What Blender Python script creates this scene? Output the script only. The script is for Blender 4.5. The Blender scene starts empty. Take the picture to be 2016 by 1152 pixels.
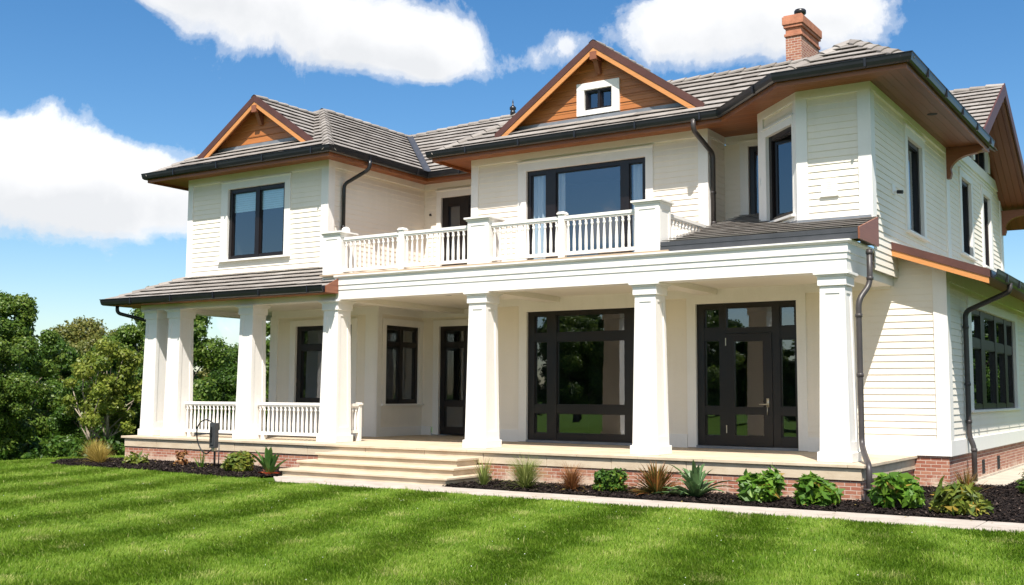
import bpy, math, random
import numpy as np
from mathutils import Vector, Matrix
R_ = math.radians
random.seed(7)
S = bpy.context.scene
COL = S.collection

# ------------------------------------------------------------------ camera
cam_d = bpy.data.cameras.new('camera')
cam_d.sensor_width = 36.0
cam_d.lens = 36.0 * 2148.028 / 2016.0
cam_d.clip_start = 0.05
cam_d.clip_end = 3000
cam = bpy.data.objects.new('camera', cam_d)
COL.objects.link(cam)
def cam_axes(yaw, pitch, roll):
    F = Vector((-math.sin(yaw) * math.cos(pitch), math.cos(yaw) * math.cos(pitch), math.sin(pitch)))
    Rr = Vector((math.cos(yaw), math.sin(yaw), 0))
    U = Rr.cross(F)
    R2 = Rr * math.cos(roll) + U * math.sin(roll)
    U2 = U * math.cos(roll) - Rr * math.sin(roll)
    return R2, U2, F
cR, cU, cF = cam_axes(R_(33.144922), R_(5.29411), R_(0.30963))
m = Matrix(((cR.x, cU.x, -cF.x), (cR.y, cU.y, -cF.y), (cR.z, cU.z, -cF.z))).to_4x4()
m.translation = Vector((0, 0, 1.42))
cam.matrix_world = m
S.camera = cam

# ------------------------------------------------------------------ exposure
S.view_settings.view_transform = 'Standard'
S.view_settings.look = 'None'
S.view_settings.gamma = 1.0
S.view_settings.exposure = 1.02
S.cycles.max_bounces = 8
S.cycles.diffuse_bounces = 4
S.cycles.glossy_bounces = 3
S.cycles.transparent_max_bounces = 10
S.cycles.transmission_bounces = 3
S.cycles.use_denoising = True

# ------------------------------------------------------------------ sun and sky
SUN = Vector((0.34, -0.60, 1.0)).normalized()
sun_d = bpy.data.lights.new('sun', 'SUN')
sun_d.energy = 4.0
sun_d.angle = R_(0.53)
sun_d.color = (1.0, 0.95, 0.87)
sun = bpy.data.objects.new('sun', sun_d)
COL.objects.link(sun)
sun.location = SUN * 60
sun.rotation_euler = SUN.to_track_quat('Z', 'Y').to_euler()

world = bpy.data.worlds.new("World")
S.world = world
world.use_nodes = True
wt = world.node_tree
wt.nodes.clear()
class NT:
    """tiny helper round a node tree"""
    def __init__(s, t): s.t = t
    def n(s, typ, **kw):
        nd = s.t.nodes.new(typ)
        for k, v in kw.items(): setattr(nd, k, v)
        return nd
    def val(s, sock, v):
        if hasattr(v, 'bl_idname') or hasattr(v, 'is_output'): s.t.links.new(v, sock)
        else: sock.default_value = v
    def math(s, op, a, b=None, c=None, clamp=False):
        nd = s.n('ShaderNodeMath', operation=op, use_clamp=clamp)
        for i, x in enumerate((a, b, c)):
            if x is not None: s.val(nd.inputs[i], x)
        return nd.outputs[0]
    def dot(s, a, v):
        nd = s.n('ShaderNodeVectorMath', operation='DOT_PRODUCT')
        s.val(nd.inputs[0], a); nd.inputs[1].default_value = v
        return nd.outputs['Value']
    def noise(s, vec, scale, detail=5, rough=0.5, lac=2.0, dist=0.0):
        nd = s.n('ShaderNodeTexNoise')
        if vec is not None: s.t.links.new(vec, nd.inputs['Vector'])
        nd.inputs['Scale'].default_value = scale
        nd.inputs['Detail'].default_value = detail
        nd.inputs['Roughness'].default_value = rough
        nd.inputs['Lacunarity'].default_value = lac
        nd.inputs['Distortion'].default_value = dist
        return nd
    def ramp(s, fac, stops, interp='LINEAR'):
        nd = s.n('ShaderNodeValToRGB')
        nd.color_ramp.interpolation = interp
        e = nd.color_ramp.elements
        while len(e) < len(stops): e.new(0.5)
        for el, (p, c) in zip(e, stops):
            el.position = p
            el.color = (c[0], c[1], c[2], 1) if not isinstance(c, (int, float)) else (c, c, c, 1)
        s.val(nd.inputs[0], fac)
        return nd.outputs[0]
    def mix(s, fac, a, b, blend='MIX'):
        nd = s.n('ShaderNodeMix', data_type='RGBA', blend_type=blend)
        s.val(nd.inputs[0], fac); s.val(nd.inputs[6], a); s.val(nd.inputs[7], b)
        return nd.outputs[2]
    def link(s, a, b): s.t.links.new(a, b)
w = NT(wt)
sky = w.n('ShaderNodeTexSky', sky_type='NISHITA', sun_disc=False)
sky.sun_elevation = math.asin(SUN.z)
sky.sun_rotation = math.atan2(SUN.x, SUN.y)
sky.altitude = 100
sky.air_density = 1.0
sky.dust_density = 0.6
sky.ozone_density = 2.2
tc = w.n('ShaderNodeTexCoord')
dirv = tc.outputs['Generated']
# cloud banks: (direction to the centre, half width, half height, weight)
BL = [((-0.6600, 0.6720, 0.3430), .120, .040, 1.0), ((-0.6182, 0.7236, 0.3068), .085, .030, 1.0), ((-0.7051, 0.6187, 0.3560), .080, .032, .9),
      ((-0.5780, 0.7560, 0.3020), .040, .026, .75),
      ((-0.8137, 0.5502, 0.1850), .090, .045, 1.0), ((-0.7719, 0.6110, 0.1700), .066, .040, 1.0), ((-0.8500, 0.4950, 0.1800), .09, .042, 1.0),
      ((-0.3550, 0.8780, 0.3300), .085, .046, 1.0), ((-0.2700, 0.9050, 0.3250), .060, .036, 1.0), ((-0.3950, 0.8590, 0.3150), .040, .026, .62),
      ((-0.855, 0.510, 0.062), .050, .014, .55), ((-0.745, 0.660, 0.055), .075, .024, .75), ((-0.7000, 0.7130, 0.080), .06, .02, .6),
      ((-0.5150, 0.8050, 0.2950), .018, .014, .40), ((-0.4850, 0.8200, 0.3060), .024, .018, .44), ((-0.59, 0.775, 0.235), .05, .02, .25),
      ((-0.47, -0.865, 0.150), .05, .016, .75), ((-0.15, -0.90, 0.55), .50, .20, 1.2), ((-0.75, -0.40, 0.62), .40, .18, 1.2), ((0.6, -0.55, 0.60), .45, .22, 1.2),  # wide unseen banks behind and beside the camera, added to fill the shade
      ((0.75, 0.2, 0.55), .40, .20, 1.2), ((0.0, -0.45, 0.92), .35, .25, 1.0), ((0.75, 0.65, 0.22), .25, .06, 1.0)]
warp = w.noise(dirv, 5.0, 3, 0.5)
sub = w.n('ShaderNodeVectorMath', operation='SUBTRACT'); w.link(warp.outputs['Color'], sub.inputs[0]); sub.inputs[1].default_value = (.5, .5, .5)
scl = w.n('ShaderNodeVectorMath', operation='SCALE'); w.link(sub.outputs[0], scl.inputs[0]); scl.inputs['Scale'].default_value = 0.045
add = w.n('ShaderNodeVectorMath', operation='ADD'); w.link(dirv, add.inputs[0]); w.link(scl.outputs[0], add.inputs[1])
dw = add.outputs[0]
field = None; vert = None
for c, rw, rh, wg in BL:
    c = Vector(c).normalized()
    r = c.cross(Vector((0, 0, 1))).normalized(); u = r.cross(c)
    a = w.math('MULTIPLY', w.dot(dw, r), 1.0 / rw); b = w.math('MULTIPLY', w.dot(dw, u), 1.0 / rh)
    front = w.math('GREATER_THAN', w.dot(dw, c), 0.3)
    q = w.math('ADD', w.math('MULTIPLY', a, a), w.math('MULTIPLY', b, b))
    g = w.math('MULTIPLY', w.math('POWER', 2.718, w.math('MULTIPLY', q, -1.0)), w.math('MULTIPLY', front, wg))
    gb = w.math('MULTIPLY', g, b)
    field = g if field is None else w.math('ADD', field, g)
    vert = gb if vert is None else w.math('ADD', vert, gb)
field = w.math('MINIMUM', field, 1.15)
n1 = w.noise(dw, 8.0, 11, 0.62, 2.1, .35).outputs['Fac']
n2 = w.noise(dw, 30.0, 8, 0.65).outputs['Fac']
dens = w.math('ADD', w.math('MULTIPLY', w.math('SUBTRACT', n1, 0.5), 2.2), w.math('MULTIPLY', w.math('SUBTRACT', n2, 0.5), 0.55))
dens = w.math('ADD', dens, field)
alpha = w.ramp(w.math('SUBTRACT', dens, 0.42), [(0.0, 0.0), (0.16, 0.28), (0.36, 0.80), (0.62, 1.0)], 'EASE')
# body of the cloud: grey where it is thick and low, white at its sunlit top and rim
n3 = w.noise(dw, 11.0, 6, 0.55).outputs['Fac']
lit = w.math('ADD', w.math('MULTIPLY', vert, 0.55), w.math('MULTIPLY', w.math('SUBTRACT', n3, 0.5), 1.3))
lit = w.math('SUBTRACT', lit, w.math('MULTIPLY', w.math('SUBTRACT', dens, 0.8), 0.22))
ccol = w.ramp(w.math('ADD', lit, 0.5, clamp=True), [(0.0, (.44, .45, .465)), (0.30, (.51, .515, .525)), (0.50, (.57, .57, .57)), (1.0, (.62, .62, .615))])
skyc = w.n('ShaderNodeHueSaturation'); w.link(sky.outputs[0], skyc.inputs['Color'])
skyc.inputs['Saturation'].default_value = 1.32; skyc.inputs['Value'].default_value = .75
bg1 = w.n('ShaderNodeBackground'); w.link(skyc.outputs[0], bg1.inputs[0]); bg1.inputs[1].default_value = 0.098
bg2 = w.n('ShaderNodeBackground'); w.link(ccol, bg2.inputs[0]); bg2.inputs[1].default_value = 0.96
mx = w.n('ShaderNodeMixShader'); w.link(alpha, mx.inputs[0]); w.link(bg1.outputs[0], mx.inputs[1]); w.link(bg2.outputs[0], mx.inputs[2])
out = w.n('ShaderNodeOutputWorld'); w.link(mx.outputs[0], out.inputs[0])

# ------------------------------------------------------------------ materials
def mat(name):
    mt = bpy.data.materials.new(name); mt.use_nodes = True
    t = NT(mt.node_tree); b = mt.node_tree.nodes['Principled BSDF']
    return mt, t, b
def obco(t):
    return t.n('ShaderNodeTexCoord').outputs['Object']
def simple(name, col, rough=0.5, var=0.06, scale=3.0, bump=0.0, bscale=60, spec=0.5, metal=0.0):
    mt, t, b = mat(name)
    v = t.n('ShaderNodeNewGeometry').outputs['Position']
    n = t.noise(v, scale, 6, 0.6).outputs['Fac']
    c = t.ramp(n, [(0.3, [max(0, x * (1 - var)) for x in col]), (0.7, [min(1, x * (1 + var)) for x in col])])
    t.link(c, b.inputs['Base Color'])
    b.inputs['Roughness'].default_value = rough
    b.inputs['Specular IOR Level'].default_value = spec
    b.inputs['Metallic'].default_value = metal
    if bump:
        bn = t.noise(v, bscale, 5, 0.6).outputs['Fac']
        bp = t.n('ShaderNodeBump'); bp.inputs['Strength'].default_value = bump; bp.inputs['Distance'].default_value = 0.01
        t.link(bn, bp.inputs['Height']); t.link(bp.outputs[0], b.inputs['Normal'])
    return mt
def painted(name, col, rough, bump, bscale):
    """house paint: slight tone drift board to board, faint rain streaks and specks of dirt"""
    mt, t, b = mat(name)
    v = t.n('ShaderNodeNewGeometry').outputs['Position']
    mp = t.n('ShaderNodeMapping'); t.link(v, mp.inputs['Vector']); mp.inputs['Scale'].default_value = (5.5, 5.5, .45)
    streak = t.noise(mp.outputs[0], 1.0, 6, .65).outputs['Fac']
    big = t.noise(v, .7, 5, .6).outputs['Fac']
    fine = t.noise(v, bscale, 5, .6).outputs['Fac']
    speck = t.noise(v, 17.0, 7, .75).outputs['Fac']
    k = t.math('ADD', t.math('MULTIPLY', streak, .28), t.math('ADD', t.math('MULTIPLY', big, .5), t.math('MULTIPLY', fine, .22)))
    c = t.ramp(k, [(0.34, [x * f for x, f in zip(col, (.925, .92, .90))]), (0.52, col), (0.70, [min(1, x * 1.025) for x in col])])
    c = t.mix(t.ramp(speck, [(0.68, 0.0), (0.80, 0.16)]), c, (.30, .25, .19, 1))
    t.link(c, b.inputs['Base Color']); t.link(t.ramp(k, [(.3, rough + .12), (.7, rough - .04)]), b.inputs['Roughness'])
    bp = t.n('ShaderNodeBump'); bp.inputs['Strength'].default_value = bump; bp.inputs['Distance'].default_value = .008
    t.link(t.math('ADD', fine, t.math('MULTIPLY', big, 1.5)), bp.inputs['Height']); t.link(bp.outputs[0], b.inputs['Normal'])
    return mt
M = {}
M['trim'] = painted('white_trim_paint', (.82, .79, .75), .42, .15, 25)
M['siding'] = painted('cream_siding_paint', (.835, .765, .665), .52, .25, 45)
M['ceiling'] = simple('ceiling_paint', (.78, .735, .64), .6, .02, .8)
M['frame'] = simple('dark_window_frame', (.0095, .006, .0058), .36, .15, 5)
M['gutter'] = simple('black_gutter', (.012, .012, .014), .32, .2, 4)
M['pipe'] = simple('downpipe_metal', (.045, .038, .037), .42, .2, 6, .1, 20)
M['fascia'] = simple('brown_fascia', (.085, .032, .024), .5, .2, 3, .2, 30)
M['flashing'] = simple('lead_flashing', (.22, .23, .25), .45, .2, 4, .2, 15, metal=.3)
M['darkflash'] = simple('dark_flashing', (.055, .056, .062), .45, .2, 4)
M['steel'] = simple('brushed_steel', (.60, .55, .45), .3, .08, 9, metal=.9)
M['charcoal'] = simple('charcoal_plastic', (.045, .047, .05), .42, .15, 8)
M['rubber'] = simple('black_rubber', (.012, .012, .013), .5, .1, 8)
M['interior'] = simple('room_interior', (.022, .021, .02), .9, .15, 1)
M['bark'] = simple('tree_bark', (.16, .125, .095), .9, .35, 5, .6, 25)
M['palebark'] = simple('pale_bark', (.30, .25, .19), .9, .3, 6, .6, 30)
M['concrete'] = simple('concrete', (.46, .40, .32), .85, .15, 3, .3, 40)
M['edge'] = simple('balcony_edge', (.40, .30, .21), .6, .15, 4)
def cloth(name, col, trans):
    mt, t, b = mat(name)
    b.inputs['Base Color'].default_value = (*col, 1); b.inputs['Roughness'].default_value = .9
    tr = t.n('ShaderNodeBsdfTranslucent'); tr.inputs[0].default_value = (*col, 1)
    ms = t.n('ShaderNodeMixShader'); ms.inputs[0].default_value = trans
    t.link(b.outputs[0], ms.inputs[1]); t.link(tr.outputs[0], ms.inputs[2])
    t.link(ms.outputs[0], t.t.nodes['Material Output'].inputs[0])
    return mt
M['curtain'] = cloth('curtain_cloth', (.74, .80, .86), .35)
M['blind'] = cloth('pale_blue_blind', (.72, .91, .96), .3)
def glass(name, tint, ior):
    mt, t, b = mat(name)
    t.t.nodes.remove(b)
    ge = t.n('ShaderNodeNewGeometry'); dp = t.n('ShaderNodeVectorMath', operation='DOT_PRODUCT')
    t.link(ge.outputs['Normal'], dp.inputs[0]); t.link(ge.outputs['Incoming'], dp.inputs[1])
    f0 = ((ior - 1) / (ior + 1)) ** 2          # Schlick reflectance, the same from either side of the pane
    fres = t.math('ADD', f0, t.math('MULTIPLY', 1 - f0, t.math('POWER', t.math('SUBTRACT', 1.0, t.math('ABSOLUTE', dp.outputs['Value'])), 5.0)))
    tr = t.n('ShaderNodeBsdfTransparent'); tr.inputs[0].default_value = (*tint, 1)
    gl = t.n('ShaderNodeBsdfGlossy'); gl.inputs['Roughness'].default_value = 0.0; gl.inputs[0].default_value = (.92, .95, 1, 1)
    v = t.n('ShaderNodeNewGeometry').outputs['Position']
    bn = t.noise(v, 1.6, 2, 0.5).outputs['Fac']
    bp = t.n('ShaderNodeBump'); bp.inputs['Strength'].default_value = .06; bp.inputs['Distance'].default_value = 0.02
    t.link(bn, bp.inputs['Height']); t.link(bp.outputs[0], gl.inputs['Normal'])
    ms = t.n('ShaderNodeMixShader')
    t.link(fres, ms.inputs[0]); t.link(tr.outputs[0], ms.inputs[1]); t.link(gl.outputs[0], ms.inputs[2])
    t.link(ms.outputs[0], t.t.nodes['Material Output'].inputs[0])
    return mt
M['glass'] = glass('window_glass', (.86, .92, .94), 2.6)
def wood(name, ca, cb, plank=0.14, axis=2, rough=.45):
    """stained timber: grain streaks, plank joints along one axis of object space"""
    mt, t, b = mat(name)
    v = t.n('ShaderNodeNewGeometry').outputs['Position']
    mp = t.n('ShaderNodeMapping'); t.link(v, mp.inputs['Vector'])
    sc = [1.2, 1.2, 1.2]; sc[axis] = 22.0
    if axis == 2: sc = [1.6, 1.6, 26.0]
    mp.inputs['Scale'].default_value = sc
    n = t.noise(mp.outputs[0], 1.5, 6, 0.65, dist=.4).outputs['Fac']
    sx = t.n('ShaderNodeSeparateXYZ'); t.link(v, sx.inputs[0])
    pl = t.math('DIVIDE', sx.outputs[axis], plank)
    fl = t.math('FLOOR', pl)
    wn = t.n('ShaderNodeTexWhiteNoise', noise_dimensions='1D'); t.link(fl, wn.inputs['W'])
    k = t.math('ADD', t.math('MULTIPLY', n, .7), t.math('MULTIPLY', wn.outputs['Value'], .35))
    c = t.ramp(k, [(0.25, ca), (0.75, cb)])
    t.link(c, b.inputs['Base Color'])
    frc = t.math('FRACT', pl)
    groove = t.math('MINIMUM', t.math('MULTIPLY', frc, 14.0), 1.0)
    bp = t.n('ShaderNodeBump'); bp.inputs['Strength'].default_value = .8; bp.inputs['Distance'].default_value = .012
    t.link(groove, bp.inputs['Height']); t.link(bp.outputs[0], b.inputs['Normal'])
    b.inputs['Roughness'].default_value = rough
    return mt
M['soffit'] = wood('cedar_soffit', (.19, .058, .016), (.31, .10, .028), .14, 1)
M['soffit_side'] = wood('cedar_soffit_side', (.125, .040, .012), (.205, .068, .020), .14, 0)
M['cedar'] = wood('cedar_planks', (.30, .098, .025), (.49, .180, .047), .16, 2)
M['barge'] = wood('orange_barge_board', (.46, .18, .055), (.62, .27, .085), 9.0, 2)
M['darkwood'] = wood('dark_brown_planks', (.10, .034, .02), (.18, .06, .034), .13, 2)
M['cheek'] = wood('rust_brown_board', (.16, .055, .03), (.28, .10, .05), 9.0, 2)
def rooftile():
    mt, t, b = mat('flat_clay_roof_tile')
    at = t.n('ShaderNodeAttribute', attribute_name='tint')
    v = t.n('ShaderNodeNewGeometry').outputs['Position']
    n = t.noise(v, 2.2, 6, 0.65).outputs['Fac']
    n2 = t.noise(v, 45, 4, 0.6).outputs['Fac']
    k = t.math('ADD', t.math('MULTIPLY', at.outputs['Fac'], .34), t.math('ADD', t.math('MULTIPLY', n, .5), t.math('MULTIPLY', n2, .30)))
    c = t.ramp(k, [(0.20, (.140, .120, .105)), (0.50, (.232, .206, .184)), (0.82, (.312, .286, .262))])
    t.link(c, b.inputs['Base Color']); b.inputs['Roughness'].default_value = .82
    bp = t.n('ShaderNodeBump'); bp.inputs['Strength'].default_value = .3; bp.inputs['Distance'].default_value = .008
    t.link(n2, bp.inputs['Height']); t.link(bp.outputs[0], b.inputs['Normal'])
    return mt
M['tile'] = rooftile()
def brick(name, bw, bh, efflo):
    mt, t, b = mat(name)
    uv = t.n('ShaderNodeUVMap'); uv.uv_map = 'UVMap'
    bt = t.n('ShaderNodeTexBrick'); t.link(uv.outputs[0], bt.inputs['Vector'])
    bt.inputs['Scale'].default_value = 1.0
    bt.inputs['Brick Width'].default_value = bw; bt.inputs['Row Height'].default_value = bh
    bt.inputs['Mortar Size'].default_value = .0055; bt.inputs['Mortar Smooth'].default_value = .25
    bt.inputs['Bias'].default_value = -.1
    bt.inputs['Color1'].default_value = (.33, .115, .07, 1); bt.inputs['Color2'].default_value = (.46, .23, .145, 1)
    bt.inputs['Mortar'].default_value = (.60, .50, .42, 1)
    v = t.n('ShaderNodeNewGeometry').outputs['Position']
    n = t.noise(v, 2.6, 7, 0.65).outputs['Fac']; n2 = t.noise(v, 30, 5, .6).outputs['Fac']
    c = t.mix(t.math('MULTIPLY', n2, .35), bt.outputs['Color'], (.30, .12, .07, 1), 'MULTIPLY')
    if efflo:
        sx = t.n('ShaderNodeSeparateXYZ'); t.link(v, sx.inputs[0])
        # salt bloom and splashed dirt rising from the soil
        lowz = t.math('SUBTRACT', 1.0, t.math('DIVIDE', t.math('ADD', sx.outputs[2], .16), .30), clamp=True)
        k = t.math('ADD', t.math('MULTIPLY', lowz, .75), t.math('MULTIPLY', t.math('SUBTRACT', n, .5), 2.4))
        k = t.ramp(k, [(0.25, 0.0), (0.62, 0.85)])
        c = t.mix(k, c, (.60, .47, .36, 1))
    t.link(c, b.inputs['Base Color']); b.inputs['Roughness'].default_value = .85
    bp = t.n('ShaderNodeBump'); bp.inputs['Strength'].default_value = .6; bp.inputs['Distance'].default_value = .008
    h = t.math('ADD', t.math('MULTIPLY', bt.outputs['Fac'], -1.0), t.math('MULTIPLY', n2, .5))
    t.link(h, bp.inputs['Height']); t.link(bp.outputs[0], b.inputs['Normal'])
    return mt
M['brick'] = brick('weathered_brick', .17, .058, True)
M['chimbrick'] = brick('chimney_brick', .13, .052, False)
M['terracotta'] = simple('terracotta_cap', (.40, .16, .09), .8, .25, 6, .4, 30)
def stone(name, ca, cb, cc):
    mt, t, b = mat(name)
    v = t.n('ShaderNodeNewGeometry').outputs['Position']
    mp = t.n('ShaderNodeMapping'); t.link(v, mp.inputs['Vector']); mp.inputs['Scale'].default_value = (1.2, 1.6, 4.5)
    n = t.noise(mp.outputs[0], 2.0, 7, 0.62).outputs['Fac']; n2 = t.noise(v, 55, 4, .6).outputs['Fac']
    k = t.math('ADD', t.math('MULTIPLY', n, .8), t.math('MULTIPLY', n2, .2))
    t.link(t.ramp(k, [(0.3, ca), (0.5, cb), (0.72, cc)]), b.inputs['Base Color'])
    b.inputs['Roughness'].default_value = .78
    bp = t.n('ShaderNodeBump'); bp.inputs['Strength'].default_value = .25; bp.inputs['Distance'].default_value = .006
    t.link(k, bp.inputs['Height']); t.link(bp.outputs[0], b.inputs['Normal'])
    return mt
M['stone'] = stone('sandstone', (.42, .325, .22), (.53, .43, .31), (.61, .515, .39))
M['paving'] = stone('pale_paving', (.31, .265, .22), (.42, .365, .31), (.50, .445, .39))
def ground_mat():
    mt, t, b = mat('lawn_soil')
    v = t.n('ShaderNodeNewGeometry').outputs['Position']
    n = t.noise(v, .9, 6, .6).outputs['Fac']; n2 = t.noise(v, 40, 5, .7).outputs['Fac']
    k = t.math('ADD', t.math('MULTIPLY', n, .5), t.math('MULTIPLY', n2, .5))
    t.link(t.ramp(k, [(0.3, (.030, .063, .006)), (0.55, (.066, .124, .011)), (0.75, (.115, .18, .024))]), b.inputs['Base Color'])
    b.inputs['Roughness'].default_value = .95; b.inputs['Specular IOR Level'].default_value = .1
    bp = t.n('ShaderNodeBump'); bp.inputs['Strength'].default_value = .8; bp.inputs['Distance'].default_value = .03
    t.link(n2, bp.inputs['Height']); t.link(bp.outputs[0], b.inputs['Normal'])
    return mt
M['ground'] = ground_mat()
def leafmat(name, stops, trans=.28, rough=.45, spec=.35):
    mt, t, b = mat(name)
    at = t.n('ShaderNodeAttribute', attribute_name='tint')
    c = t.ramp(at.outputs['Fac'], stops)
    t.link(c, b.inputs['Base Color']); b.inputs['Roughness'].default_value = rough
    b.inputs['Specular IOR Level'].default_value = spec
    tr = t.n('ShaderNodeBsdfTranslucent')
    hs = t.n('ShaderNodeHueSaturation'); hs.inputs['Value'].default_value = 1.35; hs.inputs['Hue'].default_value = .49
    t.link(c, hs.inputs['Color']); t.link(hs.outputs[0], tr.inputs[0])
    ms = t.n('ShaderNodeMixShader'); ms.inputs[0].default_value = trans
    t.link(b.outputs[0], ms.inputs[1]); t.link(tr.outputs[0], ms.inputs[2])
    t.link(ms.outputs[0], t.t.nodes['Material Output'].inputs[0])
    return mt
M['grass'] = leafmat('lawn_grass', [(0, (.046, .102, .005)), (.45, (.112, .205, .012)), (.8, (.205, .298, .034)), (1, (.35, .36, .12))], .32, .55, .2)
M['leaf_mid'] = leafmat('mid_green_leaf', [(0, (.036, .078, .010)), (.5, (.090, .160, .020)), (1, (.185, .24, .04))], .36)
M['leaf_dark'] = leafmat('dark_green_leaf', [(0, (.022, .058, .008)), (.5, (.056, .122, .015)), (1, (.115, .19, .025))], .34)
M['leaf_olive'] = leafmat('olive_leaf', [(0, (.060, .080, .016)), (.5, (.130, .150, .028)), (1, (.22, .20, .05))], .36)
M['leaf_lime'] = leafmat('lime_leaf', [(0, (.085, .135, .018)), (.5, (.18, .235, .032)), (1, (.30, .32, .06))], .40)
M['leaf_shrub'] = leafmat('glossy_shrub_leaf', [(0, (.030, .085, .010)), (.5, (.085, .190, .018)), (.94, (.19, .32, .035)), (1, (.32, .22, .04))], .34, .45, .3)
M['leaf_box'] = leafmat('boxwood_leaf', [(0, (.022, .065, .009)), (.5, (.055, .125, .014)), (.9, (.13, .20, .025)), (1, (.30, .22, .03))], .25, .4)
M['leaf_gold'] = leafmat('yellow_green_leaf', [(0, (.055, .095, .012)), (.5, (.13, .17, .022)), (.85, (.24, .23, .035)), (1, (.42, .25, .04))], .3)
M['leaf_agave'] = leafmat('agave_leaf', [(0, (.045, .095, .035)), (.5, (.085, .155, .055)), (1, (.17, .24, .10))], .12, .4, .4)
M['leaf_aloe'] = leafmat('fleshy_green_leaf', [(0, (.030, .085, .018)), (.5, (.06, .14, .028)), (1, (.13, .22, .05))], .12, .38, .45)
M['leaf_red'] = leafmat('red_leaf', [(0, (.30, .045, .02)), (.5, (.42, .09, .035)), (1, (.50, .18, .06))], .2, .45)
M['blade_green'] = leafmat('pale_green_blade', [(0, (.09, .13, .03)), (.5, (.19, .24, .055)), (1, (.36, .37, .14))], .3, .5, .2)
M['blade_gold'] = leafmat('golden_blade', [(0, (.20, .15, .03)), (.5, (.38, .29, .065)), (1, (.55, .44, .14))], .3, .5, .2)
M['blade_bronze'] = leafmat('bronze_blade', [(0, (.10, .045, .02)), (.5, (.24, .10, .035)), (1, (.38, .22, .08))], .25, .5, .2)
M['blade_flax'] = leafmat('flax_blade', [(0, (.045, .060, .015)), (.45, (.11, .10, .022)), (.8, (.26, .10, .03)), (1, (.34, .17, .04))], .2, .45, .3)
M['mulch'] = leafmat('bark_mulch', [(0, (.008, .0055, .005)), (.6, (.020, .014, .012)), (.92, (.042, .028, .022)), (1, (.16, .12, .10))], 0.0, .85, .15)
M['flower'] = simple('white_clover_petals', (.75, .75, .72), .7, .05)
M['vent_dark'] = simple('vent_black', (.012, .010, .010), .7, .1)

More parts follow.
